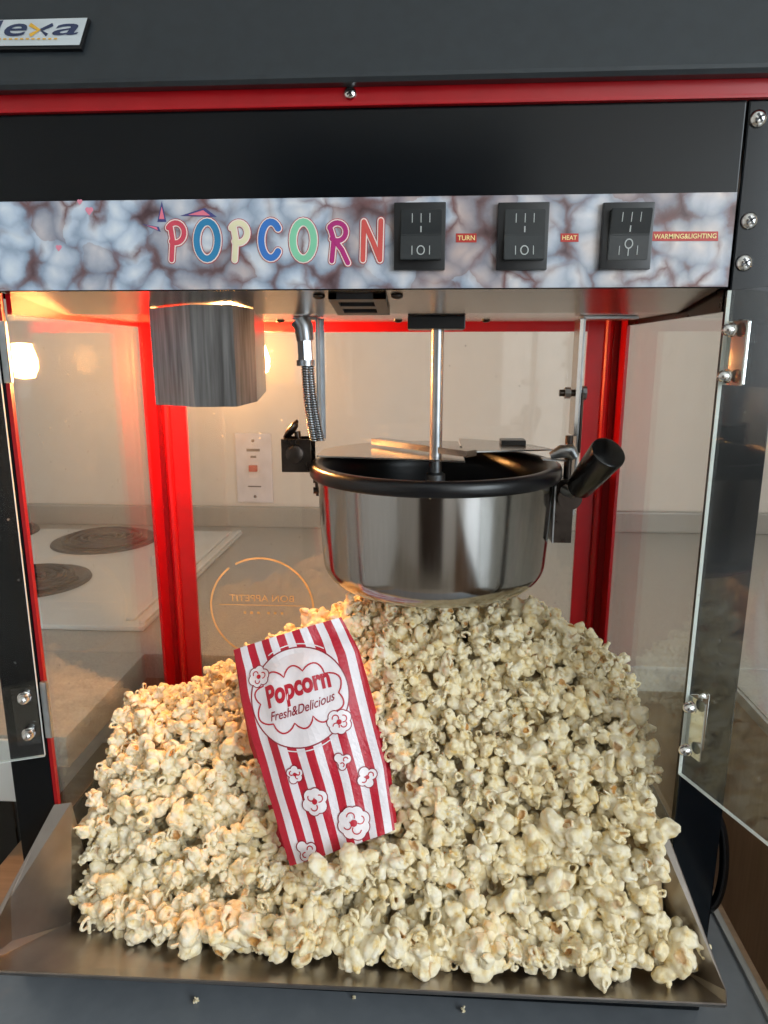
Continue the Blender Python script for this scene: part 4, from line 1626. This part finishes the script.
# a row that has slid out onto the tray floor and lip, close to the picture's lower edge
spill = []
for x in np.arange(-0.266, 0.190, 0.0225):
    yb = np.interp(x, [-0.27, -0.2, -0.1, 0.0, 0.1, 0.19], [-0.022, -0.042, -0.052, -0.055, -0.056, -0.053])
    for k in range(2):
        y = yb + k * 0.014 + rng.normal(0, 0.003)
        spill.append((x + rng.normal(0, 0.003) + k * 0.009, y, max(0.051, 0.053 + (-0.02 - y) * 0.30) + k * 0.004))
for u_ in (0.36, 0.62, 0.9):
    spill.append(tuple(facept(u_, 0.0) + Nn * 0.012 - Bn * (0.013 + 0.004 * math.sin(9 * u_))))
spill = np.array(spill)
top = np.concatenate([spill, layers[0]])
dist = np.linalg.norm(top - np.array(CAM), axis=1)
order = np.argsort(dist)
NEAR = 300
near_i, far_i = order[:NEAR], order[NEAR:]


def rsc(y):
    y = np.atleast_1d(y)
    mean = np.interp(y, [-0.03, 0.01, 0.12], [1.02, 0.88, 0.80])
    return np.clip(mean * rng.normal(1.0, 0.16, len(y)), 0.58, 1.3)


piece0 = []
for n_, i in enumerate(near_i):
    o = bpy.data.objects.new('popcorn_piece', variants[n_ % NVAR])
    o.location = top[i]
    o.rotation_euler = rng.uniform(0, 2 * math.pi, 3)
    o.scale = [float(rsc(top[i][1])[0])] * 3
    C.objects.link(o)
    tag(o, 'single fluffy popped kernel in the nearest rows of the heap in the steel tray', 'popcorn', 'nearest popped kernels of the heap')
    piece0.append(o)

rest = np.concatenate([top[far_i], layers[1], layers[2]])
# core of the heap: a closed mound well below the outer pieces
gxn, gyn = 60, 40
xs = np.linspace(X0h, X1h, gxn)
ys = np.linspace(-0.035, Y1h, gyn)
XX, YY = np.meshgrid(xs, ys)
ZZ = np.maximum(heap(XX.ravel(), YY.ravel()) - 0.040, 0.0355)
# press the core down under the bag
rel = np.stack([XX.ravel(), YY.ravel(), ZZ], -1) - Oa
core = np.stack([XX.ravel(), YY.ravel(), ZZ], -1)
for _ in range(12):
    rel = core - Oa
    bad = (np.abs(rel @ Aa) < 0.058) & (np.abs(rel @ Ba) < 0.092) & (rel @ Na > -0.040)
    core[bad, 2] = np.maximum(core[bad, 2] - 0.006, 0.0355)
corev = core.tolist()
nb = len(corev)
corev += [(p[0], p[1], 0.0352) for p in core]
cf_ = []
for j in range(gyn - 1):
    for i in range(gxn - 1):
        a = j * gxn + i
        cf_.append((a, a + 1, a + gxn + 1, a + gxn))
for i in range(gxn - 1):
    cf_.append((i + 1, i, nb + i, nb + i + 1))
    a = (gyn - 1) * gxn + i
    cf_.append((a, a + 1, nb + a + 1, nb + a))
for j in range(gyn - 1):
    a = j * gxn
    cf_.append((a, a + gxn, nb + a + gxn, nb + a))
    a = j * gxn + gxn - 1
    cf_.append((a + gxn, a, nb + a, nb + a + gxn))
me = bpy.data.meshes.new('popcorn_heap')
me.from_pydata(corev + rest.tolist(), [], cf_)
nc, nr = len(corev), len(rest)
for nm, ty, dat in (('var', 'INT', np.concatenate([-np.ones(nc), rng.integers(0, NVAR, nr)]).astype(np.int32)),
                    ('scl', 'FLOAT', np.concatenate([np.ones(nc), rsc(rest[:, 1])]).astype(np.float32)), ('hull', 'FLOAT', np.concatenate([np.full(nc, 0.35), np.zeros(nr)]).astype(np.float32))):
    at3 = me.attributes.new(nm, ty, 'POINT')
    at3.data.foreach_set('value', dat)
at3 = me.attributes.new('rot', 'FLOAT_VECTOR', 'POINT')
at3.data.foreach_set('vector', rng.uniform(0, 2 * math.pi, (nc + nr) * 3).astype(np.float32))
me.materials.append(M['popcorn'])
hp = bpy.data.objects.new('popcorn_heap', me)
C.objects.link(hp)
tag(hp, 'big heap of cream popcorn filling the machine below the kettle', 'popcorn', kind='stuff')
ng = bpy.data.node_groups.new('scatter_popcorn', 'GeometryNodeTree')
ng.interface.new_socket('Geometry', in_out='INPUT', socket_type='NodeSocketGeometry')
ng.interface.new_socket('Geometry', in_out='OUTPUT', socket_type='NodeSocketGeometry')
gi_, go_ = ng.nodes.new('NodeGroupInput'), ng.nodes.new('NodeGroupOutput')
jn = ng.nodes.new('GeometryNodeJoinGeometry')
for k in range(NVAR):
    oi = ng.nodes.new('GeometryNodeObjectInfo')
    oi.transform_space = 'ORIGINAL'
    oi.inputs['Object'].default_value = piece0[k]
    oi.inputs['As Instance'].default_value = True
    ng.links.new(oi.outputs['Geometry'], jn.inputs[0])


def named(nm, ty):
    n = ng.nodes.new('GeometryNodeInputNamedAttribute')
    n.data_type = ty
    n.inputs['Name'].default_value = nm
    return n


ip = ng.nodes.new('GeometryNodeInstanceOnPoints')
ip.inputs['Pick Instance'].default_value = True
vr = named('var', 'INT')
cmp_ = ng.nodes.new('FunctionNodeCompare')
cmp_.data_type = 'INT'
cmp_.operation = 'GREATER_EQUAL'
ng.links.new(vr.outputs['Attribute'], cmp_.inputs[2])
cmp_.inputs[3].default_value = 0
ng.links.new(cmp_.outputs[0], ip.inputs['Selection'])
ng.links.new(gi_.outputs[0], ip.inputs['Points'])
ng.links.new(jn.outputs[0], ip.inputs['Instance'])
ng.links.new(vr.outputs['Attribute'], ip.inputs['Instance Index'])
ng.links.new(named('rot', 'FLOAT_VECTOR').outputs['Attribute'], ip.inputs['Rotation'])
ng.links.new(named('scl', 'FLOAT').outputs['Attribute'], ip.inputs['Scale'])
j2 = ng.nodes.new('GeometryNodeJoinGeometry')
ng.links.new(gi_.outputs[0], j2.inputs[0])
ng.links.new(ip.outputs[0], j2.inputs[0])
ng.links.new(j2.outputs[0], go_.inputs[0])
md = hp.modifiers.new('scatter', 'NODES')
md.node_group = ng

# crumbs on the grey sheet in front of the tray
for k, (px, py, s, lab) in enumerate(((196, 1000, 0.17, 'tiny white popcorn crumb on the grey sheet below the bag, leftmost'),
                                      (354, 996, 0.10, 'tiny popcorn crumb on the grey sheet below the tray middle'),
                                      (463, 1009, 0.17, 'tiny popcorn crumb on the grey sheet near the lower picture edge'))):
    d = ray(px, py)
    p = CAM + d * ((0.0025 - CAM.z) / d.z)
    o = bpy.data.objects.new('popcorn_crumb', variants[k])
    o.location = (p.x, p.y, 0.0022 * s / 0.17)
    o.scale = (s, s, s)
    C.objects.link(o)
    tag(o, lab, 'crumb', 'crumbs in front of the tray')
